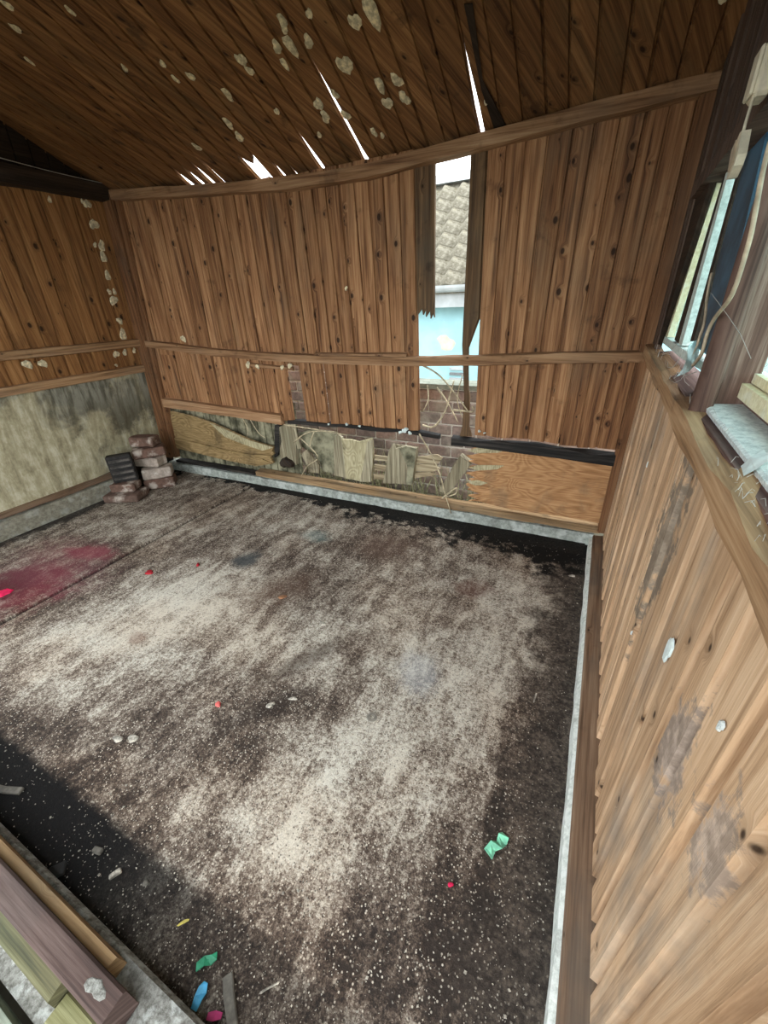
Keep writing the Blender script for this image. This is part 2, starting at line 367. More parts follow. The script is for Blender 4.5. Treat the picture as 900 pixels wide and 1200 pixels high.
# ---- the stained floor
def floor_mat(name):
    t = NT(name); p = t.n('ShaderNodeNewGeometry').outputs['Position']; X, Y, Z = t.xyz(p)
    p2 = t.comb(X, Y, 0.0)
    fine = t.noise(p2, 85, 6, .75); mid = t.noise(p2, 14, 6, .7, .3); big = t.noise(p2, 3.2, 5, .6, .4)
    strk = t.noise(t.comb(t.mth('MULTIPLY', X, 3.2), t.mth('MULTIPLY', Y, 1.1), 2.0), 4.5, 6, .7, .5)
    strk2 = t.noise(t.comb(t.mth('MULTIPLY', X, 9), t.mth('MULTIPLY', Y, 2.6), 6.0), 4.5, 6, .7, .3)
    finer = t.noise(p2, 240, 4, .7)
    def cc(x, lo, hi, k): return t.mth('MULTIPLY', t.mth('SUBTRACT', t.sm(x, lo, hi), .5), k)
    a = t.mth('ADD', .50, t.mth('ADD', t.mth('ADD', cc(strk, .34, .66, .135), cc(mid, .36, .64, .10)), t.mth('ADD', cc(fine, .40, .60, .12), cc(finer, .40, .60, .09))))
    def blobf(px, py, rx, ry, rot=0.0, nz=.55, edge=.5):
        cx, cy = pf(px, py)
        q = t.vec('SUBTRACT', p2, (cx*U, cy*U, 0))
        qx, qy, _ = t.xyz(q); cs, sn = math.cos(rot), math.sin(rot)
        xx = t.mth('MULTIPLY', t.mth('ADD', t.mth('MULTIPLY', qx, cs), t.mth('MULTIPLY', qy, sn)), 1/(rx*U))
        yy = t.mth('MULTIPLY', t.mth('SUBTRACT', t.mth('MULTIPLY', qy, cs), t.mth('MULTIPLY', qx, sn)), 1/(ry*U))
        dd = t.vec('LENGTH', t.comb(xx, yy, 0.0))
        dd = t.mth('ADD', dd, t.mth('MULTIPLY', t.mth('SUBTRACT', t.mth('ADD', t.mth('MULTIPLY', big, .4), t.mth('ADD', t.mth('MULTIPLY', strk2, .3), t.mth('MULTIPLY', mid, .3))), .5), nz*4))
        return t.sm(dd, 1-edge, 1+edge, 1.0, 0.0)
    # dryness field: + pale dusting, - damp brown
    shift = None
    for px, py, rx, ry, s in [
        (250, 700, .42, .36, .15), (90, 770, .50, .22, .12), (180, 720, .35, .3, .10), (340, 760, .25, .25, .10),
        (600, 720, .22, .5, .12), (500, 790, .35, .35, .11), (470, 690, .25, .4, .06), (330, 610, .6, .2, .06), (420, 930, .30, .22, .13),
        (360, 1000, .25, .16, .08), (260, 980, .25, .15, .05), (180, 620, .4, .25, .08), (570, 900, .04, .35, .10),
        (330, 690, .28, .30, -.10), (440, 640, .35, .22, -.08), (180, 830, .75, .13, -.10), (320, 815, .22, .12, -.16), (60, 880, .75, .13, -.14),
        (400, 790, .10, .22, -.08), (130, 650, .3, .2, -.09), (60, 700, .25, .3, -.08), (230, 640, .3, .12, -.06), (520, 1060, .4, .16, -.16), (610, 980, .16, .6, -.22), (500, 1170, .5, .1, -.12), (330, 1130, .35, .12, -.08)]:
        m = t.mth('MULTIPLY', blobf(px, py, rx, ry, 0.0, .45, .6), s*(.8 if s > 0 else .62))
        shift = m if shift is None else t.mth('ADD', shift, m)
    a = t.mth('ADD', a, shift)
    col = t.ramp(a, [(.32, lin((52, 45, 41))), (.42, lin((88, 76, 67))), (.51, lin((122, 109, 98))), (.60, lin((170, 162, 150))), (.70, lin((221, 219, 208)))])
    sp1 = t.noise(p2, 62, 9, .85); sp2 = t.noise(t.vec('ADD', p2, (7.3, 2.1, 0)), 95, 9, .85)
    dark_s = t.mth('MULTIPLY', t.sm(sp1, .515, .56), .55); lite_s = t.mth('MULTIPLY', t.sm(t.mth('ADD', sp2, t.mth('MULTIPLY', t.mth('SUBTRACT', a, .5), .45)), .525, .565), .5)
    col = t.mix(dark_s, col, t.mix(1.0, col, (.36, .33, .31, 1), 'MULTIPLY'))
    col = t.mix(lite_s, col, lin((202, 194, 178)))
    vr = t.n('ShaderNodeTexVoronoi', {'Vector': p2, 'Scale': 150.0, 'Randomness': 1.0}, voronoi_dimensions='2D')
    vc = t.xyz(vr.outputs['Color'])
    fleck = t.mth('MULTIPLY', t.sm(vr.outputs['Distance'], .22, .34, 1.0, 0.0), t.sm(vc[0], .78, .82))
    col = t.mix(t.mth('MULTIPLY', fleck, .75), col, t.mix(t.sm(vc[1], .45, .55), lin((222, 214, 198)), lin((44, 38, 34))))
    tint = t.noise(p2, 2.1, 3, .5)
    col = t.mix(t.mth('MULTIPLY', t.sm(tint, .45, .62), .35), col, t.mix(1.0, col, (0.92, .78, .68, 1), 'MULTIPLY'))
    # stains: paint, damp soot, soil swept against the edges
    for px, py, rx, ry, rot, c, s in [
        (25, 690, .26, .26, 0, (116, 28, 50), .65), (105, 648, .20, .08, .2, (150, 50, 72), .55), (0, 690, .2, .2, 0, (66, 12, 26), .75), (70, 660, .4, .25, 0, (130, 78, 88), .35),
        (288, 657, .085, .10, 0, (58, 66, 70), .85), (370, 628, .12, .07, 0, (110, 140, 140), .4), (555, 690, .10, .08, .6, (104, 66, 56), .45), (160, 747, .05, .04, 0, (110, 66, 46), .4), (490, 790, .09, .12, .4, (190, 198, 204), .35), (330, 690, .2, .12, .9, (92, 70, 58), .5), (355, 775, .05, .22, -.5, (66, 54, 46), .6), (310, 830, .05, .2, -.6, (48, 40, 36), .7), (450, 640, .2, .15, 0, (110, 88, 76), .45)]:
        col = t.mix(t.mth('MULTIPLY', blobf(px, py, rx, ry, rot, 1.05, .5), s), col, lin(c))
    wob = t.mth('SUBTRACT', t.mth('ADD', t.mth('MULTIPLY', big, .5), t.mth('MULTIPLY', mid, .5)), .5)
    soil = t.mix(t.sm(fine, .5, .72), lin((17, 16, 16)), lin((46, 42, 40)))
    # back edge: soil line, wider towards the right corner
    dist_b = t.mth('SUBTRACT', t.mth('ADD', BK0*U, t.mth('MULTIPLY', X, BK)), Y)
    wid = t.sm(X, -3.2*U, .15*U, .05*U, .34*U)
    eb = t.sm(t.mth('ADD', dist_b, t.mth('MULTIPLY', wob, 1.0)), t.mth('MULTIPLY', wid, .72), t.mth('MULTIPLY', wid, 1.15), 1.0, 0.0)
    dist_r = t.mth('SUBTRACT', .175*U, X)
    er = t.sm(t.mth('ADD', dist_r, t.mth('MULTIPLY', wob, .55)), .10*U, .30*U, 1.0, 0.0)
    er = t.mth('MULTIPLY', er, t.sm(Y, .15*U, 2.4*U, .78, .98))
    fx = t.sm(X, -1.2*U, -.35*U, 1.0, .5)
    ef = t.sm(t.mth('ADD', Y, t.mth('MULTIPLY', wob, .07)), .185*U, .23*U, 1.0, 0.0)
    ef = t.mth('MULTIPLY', ef, fx)
    el = t.sm(t.mth('ADD', t.mth('SUBTRACT', X, -3.88*U), t.mth('MULTIPLY', wob, .7)), .05*U, .20*U, .85, 0.0)
    grime = t.mix(t.sm(t.mth('ADD', t.mth('MULTIPLY', fine, .6), t.mth('MULTIPLY', mid, .4)), .40, .66), lin((46, 41, 38)), lin((112, 102, 92)))
    col = t.mix(er, col, grime)
    for e in (eb, ef, el): col = t.mix(e, col, soil)
    t.bump(t.mth('ADD', fine, t.mth('MULTIPLY', mid, 1.2)), .5, .006)
    return t.done(col, t.sm(fine, .3, .7, .7, .95), .2)
FLOOR = floor_mat('stained_concrete')

def brickmat(name, stops, spot=(170, 160, 140), amt=.3):
    t = NT(name); p = t.n('ShaderNodeNewGeometry').outputs['Position']; n = t.noise(p, 26, 6, .7); n2 = t.noise(p, 9, 4, .6)
    col = t.ramp(t.rnd(), [(k/(len(stops)-1), lin(c)) for k, c in enumerate(stops)])
    col = t.mix(t.sm(n, .35, .7), t.mix(1.0, col, (.6, .6, .6, 1), 'MULTIPLY'), col)
    col = t.mix(t.mth('MULTIPLY', t.sm(n2, .52, .66), amt), col, lin(spot))
    t.bump(n, .5, .006); return t.done(col, .9, .2)
B_GARDEN = brickmat('garden_brick', [(172, 150, 138), (150, 136, 130), (184, 158, 144), (160, 150, 142), (140, 128, 120)], (186, 184, 166), .4)
MORTAR = concrete('mortar', (220, 216, 206), (238, 236, 228), (180, 174, 160), .4, .5, 9)
B_STACK = brickmat('old_brick', [(112, 84, 72), (122, 98, 86), (98, 82, 74)], (200, 190, 178), .7)
B_PALE = brickmat('limewashed_brick', [(176, 160, 146), (190, 178, 166)], (222, 214, 204), .8)
B_SLOT = flat('worn_iron', (78, 74, 70), .7, .3, 30)
B_DARK = flat('dark_iron', (38, 36, 34), .7, .3, 30)
TILE = concrete('roof_tile_concrete', (98, 93, 80), (144, 140, 126), (128, 114, 58), .5, .50, 3)
WHITE = flat('white_painted_board', (176, 182, 184), .5, .06, 6)
BLUE = flat('pale_blue_render', (160, 206, 214), .8, .05, 3, (172, 216, 222))
YEL = flat('pale_yellow_patch', (196, 206, 180), .8, .08, 8)
GREYM = flat('grey_metal', (120, 124, 126), .5, .1, 20)
CREAM = concrete('flaking_cream_paint', (212, 202, 160), (236, 230, 198), (124, 110, 80), .55, .55, 9, .25)
WFRAME = concrete('dirty_white_paint', (176, 190, 184), (216, 228, 222), (90, 90, 84), .5, .55, 9, .3)
DBLUE = flat('dark_blue_sheet', (58, 88, 108), .45, .25, 9)
PLAST = flat('cream_plastic', (206, 198, 174), .45, .08, 30)
CABLEM = flat('cable_sheath', (176, 160, 136), .55, .12, 30)
DUST = concrete('dust_and_flaking_white_paint', (176, 186, 186), (226, 232, 230), (110, 108, 104), .5, .55, 14, .4)
SPOT = flat('dried_white_fungus', (208, 196, 164), .9, .18, 60)
WEB = flat('cobweb_silk', (170, 166, 158), .9, .05, 30)
STEM = flat('dry_stem', (190, 176, 146), .8, .15, 40)
GRASSM = flat('dry_grass', (150, 150, 110), .85, .25, 40, (190, 186, 150))
MOSS = flat('mossy_boards', (104, 102, 80), .9, .3, 12, (160, 156, 130))
CHIP = flat('white_chip', (170, 164, 152), .8, .3, 90)
GROUND = flat('outside_soil', (104, 100, 84), .95, .3, 3)
PINK = flat('magenta_flake', (206, 30, 80), .7, .1, 30)
RED = flat('red_flake', (170, 36, 48), .7, .15, 30)
GREEN = flat('mint_green_paper', (128, 206, 172), .7, .15, 30)
TEAL = flat('green_plastic', (50, 140, 104), .5, .15, 30)
SKYB = flat('sky_blue_plastic', (84, 176, 222), .4, .12, 30)
YLEAF = flat('yellow_leaf', (196, 182, 96), .8, .12, 30)
BLEAF = flat('brown_leaf', (150, 108, 78), .8, .15, 30)
GSCRAP = flat('grey_wood_scrap', (112, 108, 100), .9, .2, 30)
WASH = flat('zinc_washer', (168, 164, 154), .45, .1, 30, metal=.6)
PAPER = flat('white_label', (214, 226, 224), .8, .06, 40)
def glass(name, tint, mixd):
    t = NT(name); p = t.coords(); n = t.noise(p, 9, 5, .65)
    tr = t.n('ShaderNodeBsdfTransparent', {'Color': tint}).outputs[0]
    tl = t.n('ShaderNodeBsdfTranslucent', {'Color': lin((206, 224, 222))}).outputs[0]
    gl = t.n('ShaderNodeBsdfGlossy', {'Color': (1, 1, 1, 1), 'Roughness': .12}).outputs[0]
    a = t.n('ShaderNodeMixShader', {0: t.sm(n, .35, .7, mixd-.15, mixd+.15), 1: tr, 2: tl}).outputs[0]
    b = t.n('ShaderNodeMixShader', {0: .06, 1: a, 2: gl}).outputs[0]
    t.t.links.new(b, t.out.inputs['Surface']); return t.m
GLASS = glass('dirty_glass', (.74, .88, .88, 1), .25)
FILM = glass('torn_plastic_film', (.8, .88, .9, 1), .55)

# ================================================================= structure
# ---- floor: slabs with an open joint
flo = box('floor', -4.0, .20, -.16, 2.75, -.12, -.014, flat('joint_dirt', (34, 30, 28), .95, .3, 30)); flo['kind'] = 'structure'
JX = -2.785
def slab(x0, x1, y0, y1, top):
    v = [(x0, y0, -.1), (x1, y0, -.1), (x1, y1, -.1), (x0, y1, -.1), (x0, y0, top-.004), (x1, y0, top-.004), (x1, y1, top-.004), (x0, y1, top-.004),
         (x0+.005, y0+.005, top), (x1-.005, y0+.005, top), (x1-.005, y1-.005, top), (x0+.005, y1-.005, top)]
    fs = [[3, 2, 1, 0], [8, 9, 10, 11]] + [[i, (i+1) % 4, 4+(i+1) % 4, 4+i] for i in range(4)] + [[4+i, 4+(i+1) % 4, 8+(i+1) % 4, 8+i] for i in range(4)]
    return obj('slab', v, fs, FLOOR, flo)
slab(-3.99, JX-.014, -.05, 2.74, .003); slab(JX+.014, .19, -.05, 2.74, 0)

# ---- back wall
wb = struct('wall_back', 'back wall of brown vertical pine boards with a broken gap', 'wall')
def lerp(x, tab):
    for (a, b), (c, e) in zip(tab, tab[1:]):
        if x <= c: return b+(e-b)*(x-a)/(c-a)
    return tab[-1][1]
SL = [(100, .23), (167, .225), (240, .19), (300, .17), (345, .145), (385, .12), (440, .075), (490, .016), (520, 0)]
ZT = 2.275
rb = random.Random(3)
def jline(a, b):
    """joint through two photo points -> function v -> u on the back wall"""
    (u0, v0), (u1, v1) = pb(*a), pb(*b)
    return lambda v: u0+(u1-u0)*(v-v0)/(v1-v0)
JX400 = [165, 184, 201, 217, 232, 246, 260, 276, 290, 303, 316, 330, 344.5, 359, 373, 387, 401, 415, 430, 445, 459, 474.5, 489.7]
JL = [jline((x, 400), (x-160*lerp(x, SL), 240)) for x in JX400]
def zb_at(px):   # lower end of the boards
    return lerp(px, [(160, .74), (331, .66), (345, .665), (490, .69), (556, .70), (720, .69)])
MIDZ = lerp
def wboard(jl, jr, zb, zt, gl=0, gr=0, w=0, zs=None):
    if zt == ZT: zt = czf(jl(2.3))-.004
    n = 5; L = []; R = []
    for k in range(n):
        z = zb+(zt-zb)*k/(n-1); L.append((jl(z)+gl, z)); R.append((jr(z)-gr, z))
    dv = rb.uniform(-.006, .006)
    L[0] = (L[0][0], L[0][1]+dv); R[0] = (R[0][0], R[0][1]+rb.uniform(-.006, .006))
    return chain_board('board', L, R, fb, -.022+w, w, W_BACK, wb)
for i in range(len(JL)-1):
    px = (JX400[i]+JX400[i+1])/2
    w = rb.uniform(-.004, .003)
    if i == 11:     # the board with the broken-out lower end
        wboard(JL[i], JL[i+1], 1.125, ZT, w=w)
    elif i == 1 or i == 14:      # light shows beside these below the rail
        wboard(JL[i], JL[i+1], 1.18, ZT, w=w)
        wboard(JL[i], JL[i+1], zb_at(px), 1.18, gl=.014, w=w)
    else:
        wboard(JL[i], JL[i+1], zb_at(px), ZT, w=w)
# the short hanging board, torn off above the mid rail
def torn(L0, R0, zt, rnd, teeth, depth, w):
    poly = ragged(L0, R0, teeth, depth, rnd)
    u1 = pb(509.5, 203); u0 = pb(488, 201)
    poly = [(min(JL[-1](poly[0][1]), poly[0][0]), poly[0][1])]+poly[1:] + [(u1[0], zt), (JL[-1](zt)-.002, zt)]
    return prism('board', poly, fb, -.02+w, w, W_GREYB, wb)
torn(pb(491, 369), pb(509, 372), ZT, random.Random(5), 4, .05, .004)
# right-hand boards
RT = [(571, 176), (594.4, 171), (617.5, 166), (642.6, 160.6), (672.6, 152), (698.5, 143), (728.8, 135), (758.7, 128), (788, 119), (819.7, 112)]
RB = [560, 576, 594, 612, 633, 654, 675, 698, 722.5, 748]
JR = [jline((x, 417), p) for x, p in zip(RB, RT)]
for i in range(9):
    wboard(JR[i], JR[i+1], zb_at(560+18*i)-.01*(i > 5), ZT, w=rb.uniform(-.004, .004))
# the split board beside the gap: wide above, a thin remnant below
j0 = jline((541, 410), (551, 180)); 
L = [pb(541, 408), pb(546, 300), pb(550, 200)]; R = [pb(548, 412), pb(559, 375), pb(566, 195)]
zt = ZT
L = [pb(544, 480), pb(542, 430), pb(541, 405), pb(545, 320), pb(549, 240), (j0(ZT), ZT)]
R = [pb(549, 482), pb(548.5, 430), pb(549, 408), (JR[0](pb(557, 372)[1])+.001, pb(557, 372)[1]), (JR[0](pb(564, 240)[1])+.001, pb(564, 240)[1]), (JR[0](ZT)+.001, ZT)]
chain_board('board', L, R, fb, -.02, .002, W_GREYB, wb)
prism('board', [pb(538, 512), pb(541, 500), pb(543, 470), pb(546, 440), pb(550, 465), pb(549, 500), pb(552, 512)], fb, -.03, -.012, W_GREYB, wb)
# rails
bar('top_rail', [pb(128, 230), pb(200, 226), pb(330, 218), pb(430, 203), pb(570, 167), pb(700, 132), pb(848, 97)], .036, fb, 0, .05, W_RAILX, wb, .003, 1)
bar('mid_rail', [pb(170, 402), pb(240, 411), pb(300, 417), pb(380, 421), pb(480, 423), pb(560, 422), pb(660, 418.5), pb(755, 417.5)], .033, fb, 0, .045, W_RAILX, wb, .003, 2)
bar('batten', [pb(371, 415.5), pb(470, 416), pb(478, 416)], .016, fb, 0, .028, W_RAILX, wb, .003, 8)
bar('batten', [pb(292, 427), pb(345, 432)], .016, fb, 0, .024, W_RAILX, wb, .004, 9)
bar('lower_rail', [pb(195, 471), pb(260, 480), pb(333, 491)], .045, fb, 0, .045, W_RAILX, wb, .003, 3)
bar('lower_rail', [pb(338, 494), pb(400, 499), pb(470, 505), pb(515, 512)], .018, fb, -.03, .012, W_DARK, wb, .008, 4)
bar('rotten_rail', [pb(530, 517), pb(600, 523), pb(660, 530), pb(722, 539)], .034, fb, -.02, .03, W_DARK, wb, .010, 5)
# corner posts
L = [(JR[9](z)-.002, z) for z in (.12, 1.2, 2.31)]; R = [(.275, z) for z in (.12, 1.2, 2.31)]
chain_board('corner_post', L, R, fb, -.06, .035, W_POST, wb)
Lq = [(-3.93+.10*z, z) for z in (.16, 1.2, 2.36)]
chain_board('corner_post', [(u-.05, z) for u, z in Lq], [(u+.062, z) for u, z in Lq], fb, -.04, .055, W_POST, wb)
chain_board('corner_post', [(u+.066, z) for u, z in Lq], [(u+.115, z) for u, z in Lq], fb, -.02, .03, W_POST, wb)
# kerb and sole plate
kx = [-3.97+.16*k for k in range(27)]; kx[-1] = .19
vs = []; rk = random.Random(2)
for x in kx:
    e = rk.uniform(-.004, .004)
    vs += [fb(x, -.05, -.10), fb(x, -.05, .016+e), fb(x, .082+rk.uniform(-.006, .006), .012), fb(x, .088, -.10)]
fs = []
for k in range(len(kx)-1):
    a, b = 4*k, 4*k+4
    for i in range(4): fs.append([a+i, a+(i+1) % 4, b+(i+1) % 4, b+i])
fs += [[0, 1, 2, 3], [4*len(kx)-1, 4*len(kx)-2, 4*len(kx)-3, 4*len(kx)-4]]
obj('kerb', vs, fs, K_BACK, wb)
bar('sole_plate', [(-2.75, .118), (-1.8, .118), (-.9, .118), (.22, .122)], .030, fb, -.07, .010, W_SOLE, wb, .004, 6)
bar('sole_plate', [(-3.86, .105), (-3.3, .105), (-2.78, .105)], .016, fb, -.07, .002, W_DARK, wb, .004, 7)
# plywood at the foot of the wall
def pp(pts, cx, cy, s): return [pb(cx+a/s, cy+b/s) for a, b in pts]
rr = random.Random(11)
lp = pp([(95, 412), (200, 436), (330, 478), (450, 530), (560, 580), (640, 605), (702, 622), (690, 640), (706, 660), (680, 680), (700, 715), (640, 712), (600, 728), (480, 700), (350, 668), (200, 632), (112, 610)], 180, 400, 5)
prism('plywood_panel', lp, fb, -.03, -.006, P_LEFTB, wb)
prism('plywood_layer', pp([(96, 560), (240, 590), (400, 630), (560, 660), (690, 668), (640, 690), (700, 716), (600, 730), (400, 690), (200, 640), (110, 622)], 180, 400, 5), fb, -.004, .006, P_LEFTB, wb)
prism('plywood_layer', pp([(330, 478), (450, 530), (560, 580), (702, 622), (640, 640), (520, 600), (420, 560)], 180, 400, 5), fb, -.004, .004, P_PALE, wb)
edge = ragged(pb(551, 527), pb(549, 587), 9, .11, rr)
rp = [pb(566, 521)] + [(a, b) for a, b in edge] + [pb(560, 587), pb(600, 597), pb(660, 605), pb(703, 613), pb(722, 542), pb(640, 530)]
prism('plywood_panel', rp, fb, -.02, .004, P_RIGHT, wb)
for k in range(6):     # peeling splinters on the torn edge
    y0 = 526+k*9+rr.uniform(-3, 3); a_ = rr.uniform(0, 16); b_ = rr.uniform(570, 592)
    prism('splinter', [pb(543+a_, y0+rr.uniform(-1, 2)), pb(560, y0-1.5), pb(b_, y0+rr.uniform(-1, 2)), pb(b_-8, y0+3+rr.uniform(0, 2)), pb(558, y0+5), pb(548+a_, y0+3)], fb, .005, .009, P_RIGHT if k % 2 else P_PALE, wb)
mid = [([(25, 480), (60, 462), (100, 470), (118, 560), (122, 690), (60, 700), (30, 640)], W_ROT, -.06, -.02),
       ([(118, 520), (200, 500), (330, 515), (328, 640), (335, 752), (255, 735), (225, 650), (140, 600)], MOSS, -.075, -.06),
       ([(325, 535), (350, 525), (372, 540), (395, 640), (398, 765), (330, 752)], W_ROT, -.05, -.03),
       ([(375, 545), (430, 548), (470, 560), (545, 540), (552, 600), (545, 780), (480, 780), (440, 770), (400, 765), (390, 640)], P_PALE, -.03, -.01),
       ([(520, 560), (552, 545), (550, 700), (540, 782), (480, 780), (500, 690)], W_ROT, -.012, -.004),
       ([(606, 790), (638, 610), (662, 570), (672, 600), (735, 585), (790, 598), (785, 660), (770, 798), (690, 795)], W_ROT, -.04, -.015),
       ([(700, 600), (735, 585), (790, 598), (785, 660), (770, 798), (735, 798), (745, 700)], MOSS, -.014, -.008),
       ([(95, 480), (112, 500), (150, 600), (128, 600)], W_ROT, -.03, -.02),
       ([(150, 630), (180, 605), (250, 690), (250, 735), (205, 730)], W_ROT, -.03, -.012),
       ([(0, 470), (26, 462), (40, 560), (15, 640), (0, 650)], W_DARK, -.05, -.02)]
for pts, m_, a, b in mid: prism('plywood_shard', pp(pts, 320, 400, 4.737), fb, a, b, m_, wb)
for k, pts in enumerate([[(770, 655), (900, 640), (930, 660), (905, 690), (780, 690)], [(775, 695), (880, 690), (915, 720), (870, 735), (775, 730)], [(770, 738), (860, 735), (900, 752), (770, 770)],
            [(552, 640), (630, 650), (625, 672), (552, 668)], [(552, 690), (622, 700), (615, 728), (552, 722)], [(550, 745), (612, 748), (606, 775), (550, 770)]]):
    prism('splinter', pp(pts, 320, 400, 4.737), fb, -.06+.004*k, -.045+.004*k, W_ROTX, wb)
prism('timber_offcut', pp([(222, 528), (298, 400), (338, 430), (262, 532)], 440, 400, 3), fb, -.05, .01, W_ROT, wb)
prism('splinter', pp([(22, 500), (60, 370), (140, 380), (132, 500)], 440, 400, 3), fb, -.065, -.05, W_ROT, wb)
xo = -3.9
while xo < -2.35:
    xn = xo+rr.uniform(.07, .11)
    chain_board('outer_board', [(xo, -.05), (xo+.02, .80+rr.uniform(-.02, .02))], [(xn, -.05), (xn+.02, .80)], fb, -.10, -.085, MOSS, wb); xo = xn
# moss and rot lump beside the post stub
v, f_ = blob_data(pb(335, 543), lambda a, b, c: fb(a, b, c-.02), .07, .06, .04, random.Random(4))
obj('rot_lump', v, f_, W_TIE, wb)
# foam crumbs along the lower ends
for px, py, r_ in [(475, 504, .028), (470, 506, .02), (481, 507, .02), (407, 497, .014), (422, 499, .012), (386, 497, .010), (562, 505, .012), (568, 507, .009)]:
    v, f_ = blob_data(pb(px, py), lambda a, b, c: fb(a, b, c+.006), r_, r_*.7, .012, random.Random(px)); obj('foam_crumb', v, f_, PAPER, wb)

# ---- left wall
wl = struct('wall_left', 'left wall of brown boards above a mouldy plywood sheet', 'wall')
def gable(y, x=-3.75): return fc(x, y).z+.01
y = 2.66; k = 0
while y > -.05:
    y2 = max(y-.098-rb.uniform(0, .012), -.05)
    sh = .02
    chain_board('board', [(y, 1.0), (y-.02, 2.36)], [(y2, 1.0), (y2-.02, 2.36)], fl, -.022, rb.uniform(-.003, .003), W_LEFT, wl)
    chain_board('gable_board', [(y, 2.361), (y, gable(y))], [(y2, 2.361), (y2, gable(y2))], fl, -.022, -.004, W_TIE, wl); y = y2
bar('rail', [(-.05, 1.31), (1.5, 1.297), (2.58, 1.284)], .034, fl, 0, .042, W_RAILY, wl, .003, 11)
bar('rail', [(-.05, 1.06), (1.4, 1.058), (2.56, 1.062)], .036, fl, 0, .036, W_RAILY, wl, .003, 12)
prism('plywood_sheet', [(-.05, .20), (1.2, .205), (1.9, .20), (2.3, .24), (2.63, .27), (2.63, .6), (2.63, 1.04), (1.4, 1.035), (-.05, 1.03)], fl, -.015, .008, P_LEFT, wl)
bar('tie_beam', [(-.05, 2.36), (2.62, 2.375)], .055, fl, 0, .09, W_TIE, wl, .003, 13)
prism('kerb', [(-.05, -.05), (-.05, .145), (1.1, .15), (1.18, .158), (1.2, .15), (2.05, .15), (2.1, .12), (2.1, -.05)], fl, -.08, .085, K_LEFT, wl)
bar('sole_plate', [(-.05, .185), (1.1, .185), (2.02, .18)], .026, fl, -.06, .055, W_SOLEY, wl, .006, 14)
prism('rot_hollow', [(1.7, .19), (2.1, .22), (2.5, .33), (2.55, .14), (1.7, .14)], fl, -.02, .012, W_TIE, wl)
# boards seen behind the plywood edge (back of kerb down to the soil)
prism('board', [(2.0, -.05), (2.68, -.05), (2.68, .30), (2.0, .30)], fl, -.05, -.02, W_TIE, wl)

# ---- right wall
wr = struct('wall_right', 'right wall of weathered tan boards under the windows', 'wall')
y = 2.76
SILLZ = 1.235
while y > -.10:
    y2 = max(y-.104-rb.uniform(-.008, .010), -.10)
    w = rb.uniform(-.005, .003)
    top = SILLZ-.01
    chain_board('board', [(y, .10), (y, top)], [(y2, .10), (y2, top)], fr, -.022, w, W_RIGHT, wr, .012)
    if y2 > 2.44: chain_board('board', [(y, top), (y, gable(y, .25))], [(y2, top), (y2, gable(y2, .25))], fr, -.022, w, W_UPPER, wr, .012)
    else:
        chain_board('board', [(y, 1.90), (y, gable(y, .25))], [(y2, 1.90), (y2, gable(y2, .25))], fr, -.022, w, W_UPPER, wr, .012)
    y = y2
# kerb and plate
vs = []; ky = [-.14+.14*k for k in range(21)]
for q in ky:
    vs += [(.40, q, -.05), (.168+rk.uniform(-.003, .003), q, -.05), (.172+rk.uniform(-.007, .002), q, .066+rk.uniform(-.010, .004)), (.186, q, .078), (.40, q, .078)]
fs = []; n = len(ky)
for k in range(n-1):
    a, b = 5*k, 5*k+5
    for i in range(5): fs.append([a+i, a+(i+1) % 5, b+(i+1) % 5, b+i])
fs += [[0, 1, 2, 3, 4], [5*n-1, 5*n-2, 5*n-3, 5*n-4, 5*n-5]]
obj('kerb', vs, fs, K_RIGHT, wr)
prism('sole_plate', [(.184, .076), (.182, .098), (.188, .104), (.30, .116), (.30, .076)], lambda u, v, w: Vector((u, w, v)), -.12, 2.66, W_SOLEY, wr)
# window rail, apron, ledge
bar('sill_rail', [(-.12, 1.252), (.7, 1.25), (1.4, 1.25), (2.62, 1.262)], .030, fr, -.03, .036, W_RAILY, wr, .009, 21)
prism('apron', [(.236, 1.262), (.238, 1.280), (.30, 1.288), (.33, 1.285), (.33, 1.20), (.247, 1.20)], lambda u, v, w: Vector((u, w, v)), -.12, 2.40, W_REDY, wr)
prism('ledge', [(.255, 1.282), (.253, 1.292), (.258, 1.296), (.345, 1.300), (.345, 1.282)], lambda u, v, w: Vector((u, w, v)), -.12, 1.27, DUST, wr)
box('back_board', .327, .342, -.12, 1.36, 1.29, 1.325, W_REDY, wr)
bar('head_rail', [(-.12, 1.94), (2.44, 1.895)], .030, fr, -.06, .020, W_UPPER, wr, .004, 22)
chain_board('jamb', [(2.70, 1.24), (2.60, 1.92)], [(2.50, 1.24), (2.12, 1.92)], fr, -.022, -.004, W_TIE, wr)
# mullion post between the two windows: a jamb and a rounded pole
def ry(px, py, x): return hit(px, py, (1, 0, 0), x).y
box('mullion', .266, .34, ry(892, 300, .266), ry(864, 300, .266), 1.26, 1.93, W_REDZ, wr)
yp = ry(876, 300, .24)
tube('mullion_pole', [(.245, yp, 1.245), (.247, yp+.004, 1.45), (.245, yp, 1.7), (.25, yp-.004, 1.93)], .024, W_REDZ, wr, 12, 4)

